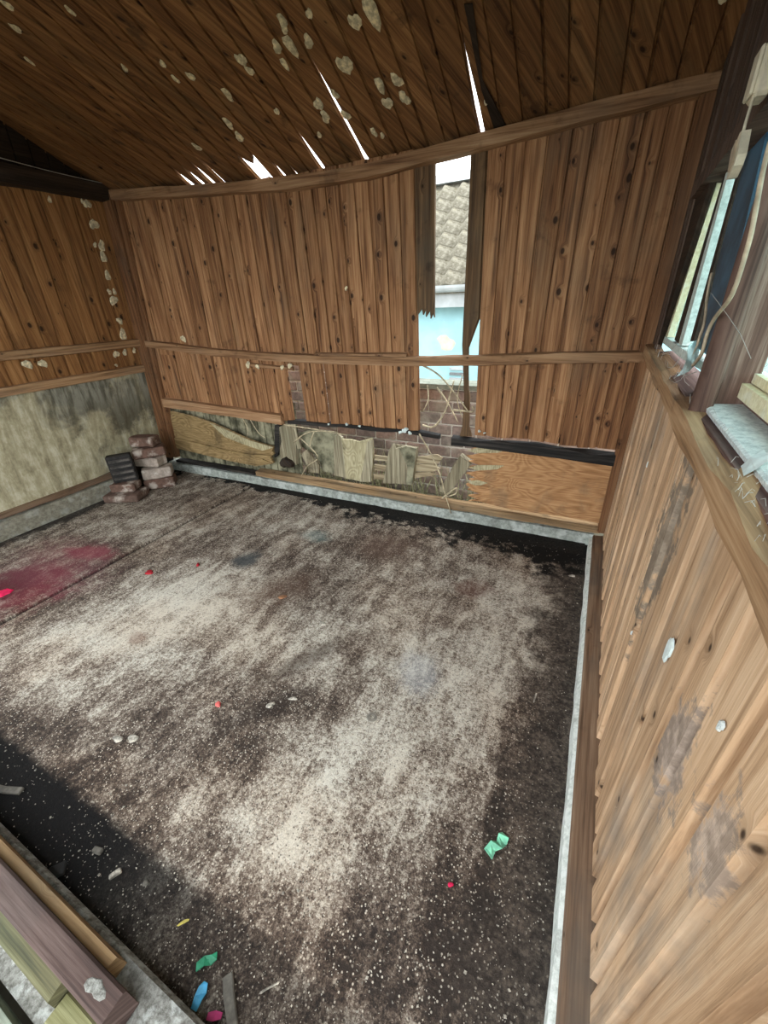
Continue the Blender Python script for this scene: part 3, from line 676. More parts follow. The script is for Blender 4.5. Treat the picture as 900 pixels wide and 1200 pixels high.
# ---- windows
win1 = struct('window_1', 'far window in right wall with broken cream sash', 'window')
XW = .270
def wq(name, pts, x0, x1, mat, par):     # quad of photo points on plane x=(x0+x1)/2
    poly = []
    for px, py in pts:
        p = hit(px, py, (1, 0, 0), XW); poly.append((p.y, p.z))
    return prism(name, poly, lambda u, v, w: Vector((w, u, v)), x0, x1, mat, par)
wq('pane', [(778, 392), (838, 214), (905, 125), (846, 420)], XW+.024, XW+.028, GLASS, win1)
wq('stile', [(776, 391), (837, 219), (841, 212), (782, 395)], XW, XW+.035, CREAM, win1)
wq('glazing_bead', [(789, 398), (847, 204), (851, 199), (793, 402)], XW+.004, XW+.03, W_TIE, win1)
wq('stile', [(795, 403), (852, 198), (856, 194), (799, 405)], XW, XW+.035, WFRAME, win1)
wq('glazing_bead', [(807, 400), (866, 186), (869, 184), (811, 400)], XW+.004, XW+.03, W_TIE, win1)
wq('broken_panel', [(815, 408), (840, 300), (874, 172), (896, 150), (868, 270), (842, 372), (838, 425)], XW+.006, XW+.018, DBLUE, win1)
wq('bottom_rail', [(774, 390), (806, 412), (845, 436), (844, 446), (800, 420), (772, 397)], XW-.004, XW+.035, WFRAME, win1)
wq('top_rail', [(836, 220), (846, 204), (900, 148), (905, 128), (846, 190), (834, 212)], XW-.004, XW+.04, W_TIE, win1)
win2 = struct('window_2', 'near window in right wall with cream frame and bright glass', 'window')
X2 = .325
Y2, ZB2, ZT2 = hit(848, 450, (1, 0, 0), .313).y, hit(848, 450, (1, 0, 0), .313).z, 1.90
def yz(name, y0, y1, z0, z1, x0, x1, mat): return box(name, x0, x1, y0, y1, z0, z1, mat, win2)
yz('stile', Y2-.055, Y2, ZB2, ZT2, X2-.012, X2+.035, CREAM)
yz('bead', Y2-.085, Y2-.058, ZB2+.035, ZT2, X2+.002, X2+.03, CREAM)
yz('bottom_rail', -.1, Y2-.002, ZB2-.002, ZB2+.030, X2-.014, X2+.035, CREAM)
yz('bead', -.1, Y2-.06, ZB2+.032, ZB2+.052, X2+.002, X2+.03, CREAM)
yz('stile', -.12, -.07, ZB2, ZT2, X2-.012, X2+.035, CREAM)
yz('top_rail', -.1, Y2-.05, ZT2-.04, ZT2+.01, X2-.012, X2+.035, CREAM)
yz('pane', -.09, Y2-.07, ZB2+.02, ZT2-.02, X2+.014, X2+.018, GLASS)

# ---- ceiling
ce = struct('ceiling', 'sloping ceiling of dark brown roof boards with light slits', 'ceiling')
J = [-.931, -.85, -.737, -.63, -.531, -.425, -.326, -.221, -.113, -.017, .091, .19, .36]
x = -.931; left = []
rc = random.Random(9)
while x > -4.0:
    x -= .100+rc.uniform(-.008, .010); left.append(x)
J = left[::-1]+J
YB = 2.74
def drift(x, y):   # boards run very slightly askew on the left
    return x + .05*(CY-y)*min(1, max(0, (-x)/1.4))
# slits: px near end, px far end, width
slits = [((365, 65), (408, 153), .016), ((415, 168), (430, 190), .028), ((340, 148), (378, 203), .026), ((220, 173), (263, 218), .020),
         ((222, 193), (250, 219), .034), ((213, 200), (238, 220), .040), ((203, 207), (221, 220), .040), ((312, 186), (331, 212), .026), ((339, 199), (347, 209), .022), ((550, 55), (570, 157), .020)]
def near_joint(x): return min(range(len(J)), key=lambda k: abs(J[k]-x))
cut = {}
for a, b, wd in slits:
    (xa, ya), (xb, yb) = pc(*a), pc(*b)
    xa -= .05*(CY-ya)*min(1, max(0, (-xa)/1.4))
    k = near_joint((xa+xb)/2 if abs(xa-xb) < .2 else xb)
    while k in cut and abs(cut[k][0][0]-ya) < .3 and abs(yb-cut[k][0][1]) < .1: k += 1
    cut.setdefault(k, []).append((ya, yb+.03, wd))
def edge_pts(k, ys):
    out = []
    for y in ys:
        g = 0
        for ya, yb, wd in cut.get(k, []):
            if ya < y < yb+.2: g = max(g, wd*min(1, (y-ya)/(.6*(yb-ya))))
        out.append((drift(J[k], y), y, g))
    return out
YS = [RIDGE+(YB-RIDGE)*k/24 for k in range(25)]
hx = pc(308, 203)
hole = max(k for k in range(len(J)) if J[k] <= hx[0]-.0)
for k in range(len(J)-1):
    L = edge_pts(k, YS); R = edge_pts(k+1, YS)
    lc = [(u+g*.5, v) for u, v, g in L]; rc_ = [(u-g*.5, v) for u, v, g in R]
    w = rc.uniform(-.004, .003)
    if k == hole:     # rotted away at the eaves: a hole
        n = len(YS); lc = [p for p in lc if p[1] < hx[1]-.11]; rc_ = rc_[:len(lc)]
        (ul, vl), (ur, vr) = lc[-1], rc_[-1]
        lc += [(ul+.02, vl+.04), (ul+.05, vl+.07)]; rc_ += [(ur-.01, vr+.03), (ur-.02, vr+.05)]
        chain_board('board', lc, rc_, fc, -.02, w, W_ROOF, ce)
        prism('board', [(ul-.005, hx[1]+.085), (ul+.06, hx[1]+.05), (ur, hx[1]+.075), (ur, YB), (ul-.005, YB)], fc, -.02, 0, W_ROOF, ce)
        continue
    chain_board('board', lc, rc_, fc, -.02, w, W_ROOF, ce)
for k in range(len(J)-1):      # the other roof slope, over the open front
    chain_board('board', [(J[k], -.3), (J[k], RIDGE)], [(J[k+1], -.3), (J[k+1], RIDGE)], fc, -.02, 0, W_ROOF, ce)
box('ridge_beam', -3.75, .30, RIDGE-.03, RIDGE+.03, fc(0, RIDGE).z-.13, fc(0, RIDGE).z-.03, W_TIE, ce)
box('front_beam', -3.95, .26, -.14, -.06, 2.16, 2.26, W_TIE, ce)
prism('dark_strip', [pc(544, 0), pc(554, 0), pc(566, 90), pc(594, 146), pc(580, 150), pc(564, 100)], fc, .004, .008, W_TIE, ce)  # thin dark strip added along the right edge of the slit
spots = [(223, 86, 5), (266, 107, 6.5), (267, 142, 7), (280, 158, 7), (282, 66, 6.5), (333, 71, 5), (340, 50, 8), (324, 51, 6), (361, 45, 6), (404, 73, 9.5), (392, 107, 5), (373, 119, 7), (381, 134, 7),
         (405, 132, 6), (436, 12, 10), (416, 22, 7), (454, 118, 7), (465, 91, 7), (474, 112, 7), (445, 97, 7), (438, 152, 5), (331, 22, 6), (231, 173, 6), (324, 127, 4), (333, 30, 4), (292, 79, 5), (205, 90, 4), (190, 72, 4), (20, 38, 5), (36, 77, 4), (10, 10, 5), (82, 12, 4), (146, 80, 4), (448, 156, 3.5), (362, 12, 4), (374, 155, 4), (845, 8, 4), (570, 118, 3)]
rs = random.Random(21)
for px, py, r_ in spots:
    c = pc(px, py); k = r_*.0040
    v, f_ = blob_data(c, lambda a, b, h: fc(a, b, h+.003), k*.85, k*1.15, .005, rs); obj('fungus_spot', v, f_, SPOT, ce)
for px, py, r_ in [(58, 234, 2.6), (102, 239, 4.5), (96, 236, 2), (110, 263, 5.5), (111, 287, 2.5), (119, 288, 5), (121, 301, 5), (126, 323, 4.6), (128, 342, 3), (134, 342, 3), (133, 352, 5.5), (140, 376, 4), (144, 392, 6), (136, 415, 4.5), (146, 413, 3.6), (157, 411, 3), (32, 427, 5), (50, 426, 4.6), (136, 428, 2)]:
    c = plw(px, py); k = r_*.0062
    v, f_ = blob_data(c, lambda a, b, h: fl(a, b, h+.003), k, k*1.1, .006, rs); obj('fungus_spot', v, f_, SPOT, wl)
for px, py, r_ in [(215, 397, 4.6), (293, 427, 4), (304, 429, 3), (333, 430, 3), (342, 428, 3.4), (276, 413, 2), (406, 338, 2)]:
    c = pb(px, py); k = r_*.0060
    v, f_ = blob_data(c, lambda a, b, h: fb(a, b, h+(.026 if py > 420 else .004)), k, k*1.1, .006, rs); obj('fungus_spot', v, f_, SPOT, wb)
for px, py, r_, m_ in [(786, 762, .036, PAPER), (849, 852, .012, DUST), (742, 742, .008, DUST), (760, 545, .01, DUST)]:
    c = pr(px, py)
    v, f_ = blob_data(c, lambda a, b, h: fr(a, b, h*(.3 if r_ > .05 else 1)+.004), r_*.55, r_*1.05, .003, rs); obj('paint_splash', v, f_, m_, wr)

# ---- open front: kerb, plates
wf = struct('wall_front', 'low remains of the front wall with red brown sole plate', 'wall')
fx = lambda u, v, w: Vector((w, u, v))
prism('kerb', [(-.15, -.05), (-.15, .085), (-.02, .098), (.018, .094), (.028, .07), (.030, -.05)], fx, -4.0, .168, K_FRONT, wf)
prism('sole_plate', [(-.078, .10), (-.078, .19), (-.072, .196), (-.026, .196), (-.020, .19), (-.020, .10)], fx, -3.95, -.70, W_RED, wf)
prism('inner_batten', [(-.019, .10), (-.019, .165), (.004, .158), (.010, .10)], fx, -3.95, -.79, W_SOLE, wf)
prism('outer_batten', [(-.112, .09), (-.112, .165), (-.079, .172), (-.079, .09)], fx, -3.95, -.86, W_GREEN, wf)
prism('threshold_timber', [(-.140, .086), (-.140, .125), (-.132, .132), (-.086, .132), (-.080, .126), (-.080, .086)], fx, -.855, -.66, W_YEL, wf)
prism('pale_board', [(-.26, .06), (-.26, .105), (-.17, .11), (-.165, .06)], fx, -2.2, -.74, W_PALE, wf)
prism('outer_kerb', [(-.45, -.05), (-.45, .06), (-.215, .07), (-.21, -.05)], fx, -4.0, .3, K_OUT, wf)
v, f_ = blob_data((-.765, -.048), lambda a, b, h: Vector((a, b, .196+h)), .03, .016, .0025, rs); obj('paint_splash', v, f_, K_FRONT, wf)
tube('peg', [(-.80, -.150, .128), (-.72, -.146, .132)], .012, W_POST, wf, 8, 1)
gr = box('ground', -14, 12, -14, 16, -.35, -.12, GROUND); gr['kind'] = 'structure'

# ================================================================= outside
# ---- garden brick wall just behind the shed
GY = 3.30
gw = tag(empty('garden_wall', (-1.6, GY+.1, -.12)), 'brown garden brick wall behind the shed, seen through the gaps', 'wall')
def child(o, par):
    o.parent = par; o.matrix_parent_inverse = Matrix.Translation(-par.location); return o
GT = .86
child(box('mortar', -5.6, .5, GY+.012, GY+.20, -.12, GT+.02, MORTAR), gw)
bl, bh, jt = .205, .086, .013
bm_me = None
row = 0; z = GT-bh+3*(bh+jt)
child(box('mortar', -5.6, -2.02, GY+.012, GY+.20, GT+.02, GT+.02+3*(bh+jt), MORTAR), gw)
while z > -.12:
    xmax = .5 if row > 2 else -2.02
    xx = -5.6+(-.10 if row % 2 else 0)
    while xx < xmax:
        x0, x1 = max(xx, -5.6), min(xx+bl, xmax)
        if x1-x0 > .03:
            if abs(x1-x0-bl) < 1e-6:
                if bm_me is None:
                    o = rough_box('brick', (bl, .10, bh), B_GARDEN, None, 2, .003, .006, 1); bm_me = o.data
                else:
                    o = bpy.data.objects.new('brick', bm_me); C.objects.link(o)
            else:
                o = rough_box('brick', (x1-x0, .10, bh), B_GARDEN, None, 1, .003, .006, 2)
            o.location = Vector(((x0+x1)/2, GY+.05+random.uniform(-.003, .003), z))*U
            child(o, gw)
        xx += bl+jt
    z -= bh+jt; row += 1
child(box('coping', -2.02, .55, GY-.02, GY+.22, GT+.012, GT+.05, K_OUT), gw)
child(box('coping', -5.65, -1.99, GY-.02, GY+.22, GT+.012+3*(bh+jt), GT+.05+3*(bh+jt), K_OUT), gw)
# ---- neighbour's house
NY = 6.6
nh = tag(empty('neighbour_house', (-2.2, NY, -.12)), 'pale blue house with grey wavy roof tiles, seen through the tall gap', 'house')
def nz(px, py, y=NY): return hit(px, py, (0, 1, 0), y)
e1 = nz(527, 333).z; e0 = nz(527, 358).z
child(box('wall', -7, 1.5, NY, NY+.2, -.12, e0, BLUE), nh)
child(box('fascia', -7, 1.5, NY-.20, NY-.16, e0-.02, e1-.10, WHITE), nh)
child(box('soffit', -7, 1.5, NY-.16, NY, e0-.02, e0+.02, WHITE), nh)
gv = []; 
for k in range(9):
    a = math.pi*k/8; gv.append((NY-.28-.07*math.cos(a), e1-.02-.09*math.sin(a)))
child(prism('gutter', gv, lambda u, v, w: Vector((w, u, v)), -7, 1.5, WHITE), nh)
RS = 1.05
top = nz(527, 200)
def nroof(x, s, h=0):   # s along slope
    c, sn = math.cos(.72), math.sin(.72)
    return Vector((x, NY-.30+s*c-h*sn, e1+s*sn+h*c))
SM = 0.3
while True:      # slope length at which the ridge shows at the top of the gap
    q = nroof(-2.2, SM)-Vector((0, 0, CAMZ)); c3 = [sum(M[k][i]*q[i] for i in range(3)) for k in range(3)]
    if 600+FPX*c3[1]/c3[2] < 203 or SM > 4: break
    SM += .02
rv = [nroof(-7, 0, -.06), nroof(1.5, 0, -.06), nroof(1.5, SM, -.06), nroof(-7, SM, -.06)]
roof = child(obj('roof', rv+[v-Vector((0, 0, .08)) for v in rv], [[0, 1, 2, 3], [7, 6, 5, 4], [0, 4, 5, 1], [1, 5, 6, 2], [2, 6, 7, 3], [3, 7, 4, 0]], TILE), nh)
tw, tl = .30, .27
tv = []; tf = []; n = 12
for k in range(n+1):
    q = k/n; x = q*tw; hgt = .035*math.sin(2*math.pi*q)+.012*math.sin(4*math.pi*q)
    tv += [nroof(x, 0, hgt+.03)-nroof(0, 0), nroof(x, 0, hgt-.03)-nroof(0, 0), nroof(x, tl+.05, hgt)-nroof(0, 0), nroof(x, tl+.05, hgt-.02)-nroof(0, 0)]
for k in range(n):
    a, b = 4*k, 4*k+4
    tf += [[a, b, b+2, a+2], [a, a+1, b+1, b], [a+1, a+3, b+3, b+1]]
tile = obj('tile', tv, tf, TILE, None, True); tm = tile.data; bpy.data.objects.remove(tile)
for rw in range(int(SM/tl)):
    for c_ in range(15):
        o = bpy.data.objects.new('tile', tm); C.objects.link(o)
        o.location = nroof(-4.6+c_*tw+0, rw*tl-.02, -.02)*U
        o.parent = roof
pr_ = nroof(0, SM, 0)
child(prism('ridge', [(pr_.y-.14, pr_.z-.08), (pr_.y-.06, pr_.z+.05), (pr_.y+.06, pr_.z+.05), (pr_.y+.14, pr_.z-.08)], lambda u, v, w: Vector((w, u, v)), -7, 1.5, WHITE), nh)
p = nz(523, 402)
v, f_ = blob_data((p.x, p.z), lambda a, b, h: Vector((a, NY-h, b)), .16, .11, .006, rs); child(obj('wall_patch', v, f_, YEL), nh)
p = nz(537, 438)
for k in range(3): child(box('vent_slat', p.x-.14, p.x+.12, NY-.03, NY-.005, p.z-.10+k*.08, p.z-.06+k*.08, WHITE if k != 1 else GREYM), nh)
# dry grass between the shed and the wall
gl = []; rg = random.Random(13)
for k in range(150):
    x = rg.uniform(-2.6, -.4); y0 = rg.uniform(2.92, 3.2); z0 = -.12; H = rg.uniform(.2, .5); lx, ly = rg.uniform(-.2, .2), rg.uniform(-.12, .1)
    wd = .006
    pts = [Vector((x+lx*t*t, y0+ly*t*t, z0+H*t)) for t in (0, .35, .7, 1)]
    v = []; 
    for i, q in enumerate(pts): ww = wd*(1-i/3.3); v += [q+Vector((-ww, 0, 0)), q+Vector((ww, .002, 0))]
    gl.append((v, [[0, 1, 3, 2], [2, 3, 5, 4], [4, 5, 7, 6]]))
v, f_ = merge(gl); gso = obj('dry_grass', v, f_, GRASSM); gso['kind'] = 'stuff'; tag(gso, 'dry pale grass growing between shed and brick wall', 'grass')
# dry climber stems in the gap
cl = tag(empty('dry_climber', fb(-.98, .13)), 'thin pale leafless climber stems hanging in the tall gap', 'plant')
def stem(par, pts, rad=.006, w=.03, wj=0):
    q = [fb(*pb(a, b), w+wj*i) for i, (a, b) in enumerate(pts)]
    o = tube('stem', q, rad, STEM, None, 6, 4, .6); child(o, par); return o
stem(cl, [(493, 507), (508, 533), (518, 557), (523, 577), (530, 600)], .0055)
stem(cl, [(491, 425), (513, 437), (530, 455), (550, 482)], .007, .02)
stem(cl, [(494, 499), (507, 501), (520, 484), (526, 464), (531, 447)], .008, -.02)
stem(cl, [(510, 455), (520, 468), (529, 484), (535, 496)], .006, -.03)
stem(cl, [(531, 480), (542, 481), (555, 482), (554, 476)], .008, .01)
stem(cl, [(499, 452), (500, 470), (493, 484)], .005, -.03)
stem(cl, [(520, 582), (530, 574), (537, 570), (535, 577), (524, 580)], .008, .03)
stem(cl, [(541, 440), (535, 470), (545, 500)], .004, -.02)
c2 = tag(empty('dry_climber', fb(-2.2, .13)), 'tangle of thin dry stems over the broken shards below the boards', 'plant')
stem(c2, [(334, 497), (370, 502), (390, 506), (409, 509)], .007, .02)
stem(c2, [(347, 517), (360, 507), (375, 504), (398, 505)], .006, .03)
stem(c2, [(354, 513), (374, 534), (362, 545), (355, 556)], .005, .02)
stem(c2, [(369, 505), (364, 522), (371, 531)], .005, .01)
stem(c2, [(290, 492), (300, 508), (308, 514)], .004, -.03)
stem(c2, [(281, 492), (287, 505), (285, 516)], .004, -.04)

# ================================================================= things
# ---- bricks stacked in the corner
def put_brick(dx, dy, z, size, rz, mat, label, seed, base=(188, 569)):
    x, y = pf(*base)
    o = rough_box('brick', size, mat, None, 3, .007, .012, seed)
    o.location = Vector((x+dx, y+dy, z))*U; o.rotation_euler = (0, 0, rz)
    return tag(o, label, 'brick', 'old bricks in the back left corner')
put_brick(.03, .0, .002, (.27, .15, .10), .75, B_STACK, 'brown brick at the bottom of the corner stack', 1)
put_brick(.03, .0, .107, (.26, .15, .10), .85, B_PALE, 'pale limewashed brick second from bottom in corner stack', 2)
put_brick(-.04, .01, .214, (.26, .15, .095), .25, B_PALE, 'whitish brick in the middle of the corner stack', 3)
put_brick(.00, .0, .316, (.28, .16, .085), .95, B_STACK, 'reddish brown brick second from top of corner stack', 4)
put_brick(-.05, .02, .408, (.24, .14, .09), .35, B_STACK, 'brown brick with white face on top of corner stack', 5)
put_brick(0, 0, .002, (.32, .22, .07), .45, B_STACK, 'worn brown brick lying flat on floor beside the stack', 6, (150, 584))
put_brick(-.02, .03, .076, (.22, .15, .075), .55, B_STACK, 'small grey brown brick lying on the flat brick', 7, (150, 584))
# air brick: dark grille standing behind
x, y = pf(149, 563, .152)
ab = tag(empty('air_brick', (x, y, .154)), 'dark slotted air brick standing beside the brick stack', 'air brick')
def loc(o, par, dx=0, dy=0, dz=0): o.parent = par; o.location = Vector((dx, dy, dz))*U; return o
ab.rotation_euler = (0, 0, .95)
loc(rough_box('body', (.20, .08, .25), B_DARK, None, 2, .004, .008, 8), ab)
for k in range(4): loc(rough_box('bar', (.17, .03, .022), B_SLOT, None, 0, 0, .005, k), ab, 0, -.045, .03+.055*k)

# ---- cable, inline switch, junction box
def p3(px, py, x): q = hit(px, py, (1, 0, 0), x); return q
cb = tag(tube('electric_cable', [p3(903, 165, .20), p3(893, 205, .20), p3(884, 255, .20), p3(876, 290, .205), p3(858, 345, .21), p3(838, 372, .215), p3(829, 390, .215), p3(822, 415, .22), p3(812, 428, .23)], .0040, CABLEM, None, 8), 'beige electric cable running down the mullion between the windows', 'cable')
c2_ = tag(tube('electric_cable', [p3(834, 320, .25), p3(829, 345, .25), p3(826, 375, .25), p3(820, 395, .25), p3(812, 420, .25)], .0035, CABLEM, None, 8), 'thin grey beige cable beside the broken window sash', 'cable')
jb = empty('junction_box', p3(896, 88, .20)); tag(jb, 'cream plastic box high at the right edge above the window', 'electrical box')
q = p3(897, 85, .205)
def rbox_at(name, c, size, mat, par, bev=.006, rot=None):
    o = rough_box(name, size, mat, None, 0, 0, bev); o.location = (Vector(c)-Vector((0, 0, size[2]/2)))*U
    if par: child(o, par)
    return o
rbox_at('body', q, (.03, .07, .085), PLAST, jb)
rbox_at('lid', q+Vector((-.018, 0, 0)), (.008, .06, .075), PLAST, jb, .003)
sw = empty('inline_switch', p3(864, 186, .19)); tag(sw, 'cream inline cord switch hanging from cable in front of far window', 'switch')
A, B = p3(869, 163, .19), p3(862, 201, .19)
ax = (B-A); Lg = ax.length; side = Vector((0, 1, 0)); side = (side-ax.normalized()*side.dot(ax.normalized())).normalized()
def lozenge(s, wd):
    poly = [(-.5, .25), (-.36, .5), (.36, .5), (.5, .25), (.5, -.25), (.36, -.5), (-.36, -.5), (-.5, -.25)]
    return [(a*Lg*s, b*wd) for a, b in poly]
mid_ = (A+B)/2
fs_ = lambda u, v, w: mid_+ax.normalized()*u+side*v+Vector((-w, 0, 0))
child(prism('body', lozenge(1.0, .058), fs_, -.008, .008, PLAST), sw)
child(prism('rocker', [(-.025, -.012), (.025, -.012), (.025, .012), (-.025, .012)], fs_, .008, .012, CABLEM), sw)
child(tube('cord', [A, p3(875, 140, .19), p3(884, 112, .195), p3(893, 92, .20)], .003, PLAST, None, 8), sw)

# ---- torn plastic film and cobwebs at the windows
def sheet(name, pts, mat, label, cat):
    v = []; f_ = []
    for k, (a, b) in enumerate(pts): v += [a, b]
    for k in range(len(pts)-1): f_.append([2*k, 2*k+1, 2*k+3, 2*k+2])
    n = len(v); nn = [q+Vector((.003, .002, .002)) for q in v]
    F = f_+[[i+n for i in q[::-1]] for q in f_]
    ring = [2*k for k in range(len(pts))]+[2*k+1 for k in range(len(pts)-1, -1, -1)]
    F += [[ring[i], ring[(i+1) % len(ring)], ring[(i+1) % len(ring)]+n, ring[i]+n] for i in range(len(ring))]
    o = obj(name, v+nn, F, mat); o.data.materials[0] = mat
    return tag(o, label, cat)
sheet('plastic_film', [(p3(806, 405, .262), p3(822, 395, .258)), (p3(805, 420, .25), p3(818, 412, .245)), (p3(800, 432, .245), p3(814, 428, .24)), (p3(792, 442, .24), p3(806, 436, .238))], FILM, 'torn translucent plastic strip at the foot of the far window', 'plastic')
wl_ = []
rw_ = random.Random(31)
for k in range(26):
    px = rw_.uniform(768, 812); py = 408+(px-768)*.9+rw_.uniform(-8, 22)
    a = p3(px, py, .235); b = a+Vector((rw_.uniform(-.02, .03), rw_.uniform(-.16, .16), rw_.uniform(-.03, .06)))
    m_ = (a+b)/2+Vector((0, 0, -.01)); wl_.append(tube_data([a, m_, b], rw_.choice([.0005, .0008, .0014]), 4))
v, f_ = merge(wl_); o = obj('cobweb', v, f_, WEB); o['kind'] = 'stuff'; tag(o, 'white cobweb strands on the far end of the window sill', 'cobweb')
wl_ = []
for k in range(44):
    px = rw_.uniform(835, 900); py = 560+(px-850)*1.6+rw_.uniform(-60, 70)
    a = p3(px, py, .22); b = a+Vector((rw_.uniform(-.008, .012), rw_.uniform(-.03, .03), rw_.uniform(-.01, .01)))
    wl_.append(tube_data([a, (a+b)/2+Vector((0, 0, .006)), b], rw_.choice([.0003, .0004, .0006]), 4))
v, f_ = merge(wl_); o = obj('cobweb', v, f_, WEB); o['kind'] = 'stuff'; tag(o, 'dusty cobweb and paint shreds along the near window sill', 'cobweb')
wl_ = []
for a, b in [((833, 343), (853, 370)), ((853, 370), (868, 392)), ((868, 392), (880, 420))]: wl_.append(tube_data([p3(*a, .21), p3(*b, .21)], .0006, 4))
v, f_ = merge(wl_); o = obj('cobweb', v, f_, WEB); o['kind'] = 'stuff'; tag(o, 'single cobweb thread across the mullion pole', 'cobweb')
o = tag(tube('hanging_thread', [fl(1.88, 2.44, .10), fl(2.2, 2.425, .10), fl(2.58, 2.42, .10)], .0025, WEB, None, 5), 'thin pale wire along the dark tie beam of left wall', 'wire')
sc_ = sheet('paint_flake', [(p3(866, 548, .245), p3(868, 560, .235)), (p3(880, 536, .255), p3(886, 550, .25)), (p3(892, 528, .27), p3(900, 540, .262))], PAPER, 'curled white paint flake on the dusty near ledge', 'flake')

# ---- scraps on the floor
def scrap(name, px, py, rx, ry, rot, mat, label, cat, hgt=.008, n=10, seed=0, group='small scraps on the floor'):
    c = pf(px, py)
    v, f_ = blob_data(c, lambda a, b, h: Vector((a, b, .0015+max(h, 0)+.004*math.sin(a*60+seed)*(h > 0))), rx, ry, hgt, random.Random(px*7+py), n, rot)
    o = obj(name, v, f_, mat); at_base(o, (c[0], c[1], 0)); return tag(o, label, cat, group)
def crumple(name, px, py, pts, s, rot, mat, label, cat):
    """folded scrap: quad strip with kinks, given thickness"""
    cx, cy = pf(px, py); v = []
    for a, b, h in pts:
        x = (a*math.cos(rot)-b*math.sin(rot))*s; y = (a*math.sin(rot)+b*math.cos(rot))*s
        v.append(Vector((cx+x, cy+y, .003+h*s)))
    n = len(v)//2; f_ = [[2*k, 2*k+1, 2*k+3, 2*k+2] for k in range(n-1)]
    N = len(v); v2 = v+[q+Vector((0, 0, .004)) for q in v]
    ring = [2*k for k in range(n)]+[2*k+1 for k in range(n-1, -1, -1)]
    F = f_+[[i+N for i in q[::-1]] for q in f_]+[[ring[i], ring[(i+1) % len(ring)], ring[(i+1) % len(ring)]+N, ring[i]+N] for i in range(len(ring))]
    o = obj(name, v2, F, mat); at_base(o, (cx, cy, 0)); return tag(o, label, cat, 'small scraps on the floor')
crumple('paper_scrap', 583, 992, [(-1, -.5, .2), (-1, .35, 0), (-.4, -.2, .1), (-.35, .4, .35), (.1, -.35, .2), (.1, .25, 0), (.6, -.3, 0), (.5, .5, .3), (1, -.1, .2), (.9, .5, 0)], .042, .95, GREEN, 'crumpled mint green paper scrap on the dark floor at right', 'scrap')
crumple('plastic_scrap', 243, 1128, [(-1, -.4, .1), (-1, .3, 0), (-.2, -.3, .3), (-.2, .5, .1), (.4, -.4, 0), (.5, .3, .2), (1, -.2, .1), (1, .4, 0)], .026, .8, TEAL, 'crumpled green plastic scrap near the front kerb', 'scrap')
crumple('plastic_scrap', 235, 1168, [(-1, -.4, .1), (-1, .3, 0), (-.2, -.5, .3), (-.2, .5, .1), (.4, -.5, 0), (.5, .5, .2), (1, -.2, .1), (1, .3, 0)], .024, 1.7, SKYB, 'bright blue plastic scrap near the front kerb', 'scrap')
crumple('plastic_scrap', 252, 1192, [(-1, -.4, .1), (-1, .3, 0), (0, -.5, .3), (0, .5, .1), (1, -.2, .1), (1, .4, 0)], .018, .4, flat('pink_plastic', (196, 70, 124), .5), 'small pink plastic scrap near the front kerb', 'scrap')
scrap('paint_flake', 175, 671, .035, .022, .2, RED, 'dark red paint flake on pale floor, larger of two', 'flake')
scrap('paint_flake', 232, 662, .022, .012, -.6, RED, 'small red paint flake on pale floor near blue grey stain', 'flake')
scrap('paint_flake', 4, 696, .05, .04, 0, PINK, 'bright magenta paint lump at the left edge of floor', 'flake', .015)
scrap('paint_flake', 256, 826, .016, .010, 0, flat('salmon_flake', (226, 110, 104), .7), 'salmon pink flake on the brown middle of floor', 'flake')
scrap('paint_flake', 528, 1037, .008, .007, 0, PINK, 'tiny pink flake on dark floor below the green paper', 'flake')
scrap('leaf', 215, 1081, .014, .005, .9, YLEAF, 'small yellow leaf on black dirt near the front', 'leaf', .003)
scrap('leaf', 331, 700, .030, .014, .9, BLEAF, 'brown dry leaf on the brown floor patch', 'leaf', .004)
scrap('plaster_chip', 378, 731, .022, .018, .3, CHIP, 'round white plaster chip in the middle of floor', 'chip')
scrap('plaster_chip', 343, 819, .018, .010, .3, CHIP, 'white plaster chip on the dark streak, right of two', 'chip')
scrap('plaster_chip', 317, 827, .020, .010, .8, CHIP, 'white plaster chip on the dark streak, left of two', 'chip')
scrap('plaster_chip', 138, 866, .024, .014, .4, CHIP, 'grey white plaster chip, left of two on dark left floor', 'chip')
scrap('plaster_chip', 156, 866, .022, .016, .9, CHIP, 'grey white plaster chip, right of two on dark left floor', 'chip')
scrap('plaster_chip', 171, 1035, .012, .007, .7, GSCRAP, 'oval grey chip on black dirt by the front kerb', 'chip')
scrap('plaster_chip', 670, 675, .016, .014, .2, CHIP, 'white plaster chip in the black right back corner', 'chip')
def stick(px, py, L, W, rot, mat, label, name='wood_scrap', H=.014):
    x, y = pf(px, py); o = rough_box(name, (L, W, H), mat, None, 2, .004, .003, px); o.location = Vector((x, y, .0))*U; o.rotation_euler = (0, 0, rot)
    return tag(o, label, 'wood scrap', 'small scraps on the floor')
stick(12, 927, .10, .024, .35, GSCRAP, 'grey wood scrap on black dirt at the left edge')
stick(68, 1022, .045, .036, .9, flat('dark_scrap', (54, 54, 54), .9), 'dark square scrap on black dirt near red plate')
stick(136, 1026, .034, .014, 1.1, CHIP, 'pale splinter on black dirt beside the oval chip')
stick(115, 998, .032, .018, .2, GSCRAP, 'small grey wood scrap in the middle of the black dirt')
stick(271, 1178, .11, .026, -.65, GSCRAP, 'grey flat wood strip at the bottom edge of photo')
stick(627, 818, .055, .006, 1.5, CHIP, 'thin white splinter on dark floor near right kerb', H=.006)
stick(316, 1158, .05, .005, .9, CHIP, 'thin pale straw on floor near the front', H=.005)
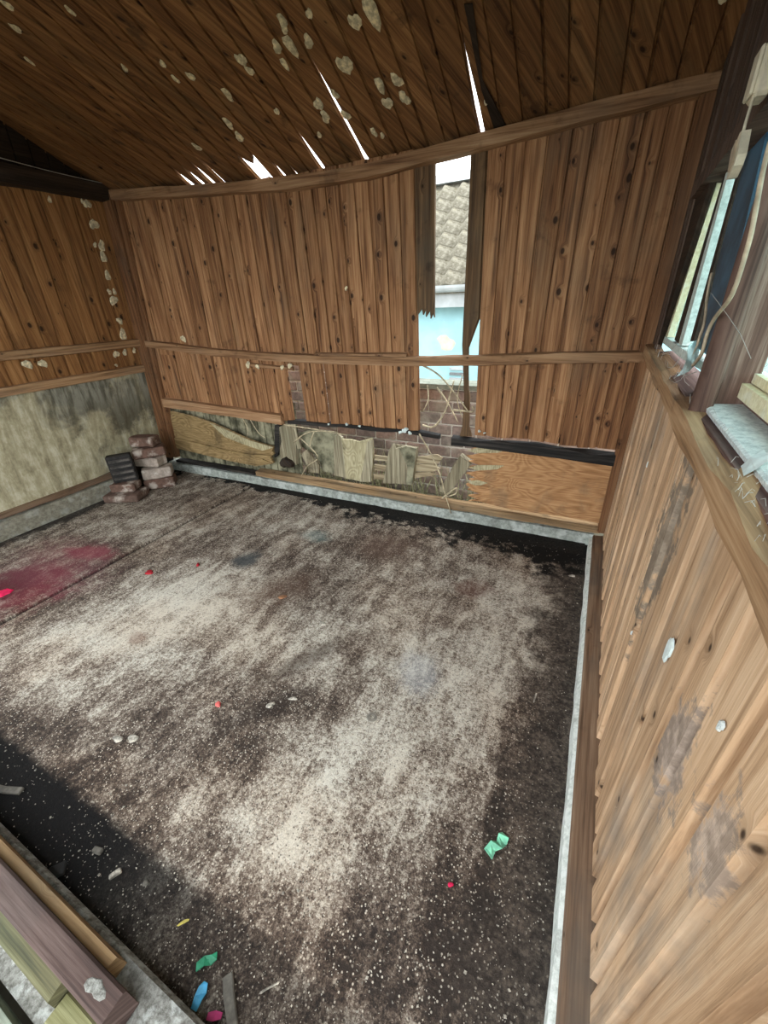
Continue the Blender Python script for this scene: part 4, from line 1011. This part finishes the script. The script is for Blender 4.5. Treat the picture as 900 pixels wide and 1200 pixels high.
# washer
cx, cy = pf(436, 841); vs = []; fs = []; n = 16
for r0, zz in ((.022, .001), (.022, .006), (.010, .006), (.010, .001)):
    for k in range(n): vs.append((cx+r0*math.cos(2*math.pi*k/n), cy+r0*math.sin(2*math.pi*k/n), zz))
for q in range(4):
    for k in range(n): fs.append([q*n+k, q*n+(k+1) % n, ((q+1) % 4)*n+(k+1) % n, ((q+1) % 4)*n+k])
tag(at_base(obj('washer', vs, fs, WASH), (cx, cy, 0)), 'round grey metal washer on the pale middle of floor', 'washer')
# countless small white chips
ch = []; rch = random.Random(77)
while len(ch) < 6500:
    x = rch.uniform(-2.6, .15); y = rch.uniform(.03, 2.6)
    pz = .9 if y < .9 and x > -1.3 else (.35 if y < .5 else .10)
    if x > -.2: pz = max(pz, .25)
    if rch.random() > pz: continue
    s = rch.uniform(.0012, .0030)*(1.8 if rch.random() < .05 else 1); a = rch.uniform(0, 3.14); e = rch.uniform(.3, 1); z0 = .0005
    c, sn = math.cos(a)*s, math.sin(a)*s
    q = [(c, sn), (-sn*e, c*e), (-c, -sn), (sn*e, -c*e)]
    v = [Vector((x+i, y+j, z0)) for i, j in q]+[Vector((x+i*.7, y+j*.7, z0+s*.6)) for i, j in q]
    ch.append((v, [[4, 5, 6, 7], [0, 1, 5, 4], [1, 2, 6, 5], [2, 3, 7, 6], [3, 0, 4, 7]]))
v, f_ = merge(ch); o = obj('floor_crumbs', v, f_, CHIP); o['kind'] = 'stuff'; tag(o, 'countless tiny white crumbs scattered over the floor', 'debris')
# black soil heaped against the back kerb
sv = []; sf = []; nx_, ny_ = 90, 8; rq = random.Random(8)
for i in range(nx_+1):
    x = -3.3+3.45*i/nx_; wd = .05+.12*max(0, (x+3.3)/3.45)
    for j in range(ny_+1):
        tt = j/ny_; y = BK0+BK*x-.01-wd*tt
        h_ = .007*(1-tt)**1.5+.005*noise.noise(Vector((x*14, y*14, 0)))*(1-tt)
        sv.append((x, y, max(.0, h_)*(tt < 1)+.001-.004*(j == ny_)))
for i in range(nx_):
    for j in range(ny_): a = i*(ny_+1)+j; sf.append([a, a+1, a+ny_+2, a+ny_+1])
so = obj('soil', sv, sf, concrete('black_soil', (20, 19, 18), (44, 41, 38), (12, 12, 12), .6, .5, 12), None, True); so['kind'] = 'stuff'; tag(so, 'black crumbly soil heaped along the foot of the back kerb', 'soil')
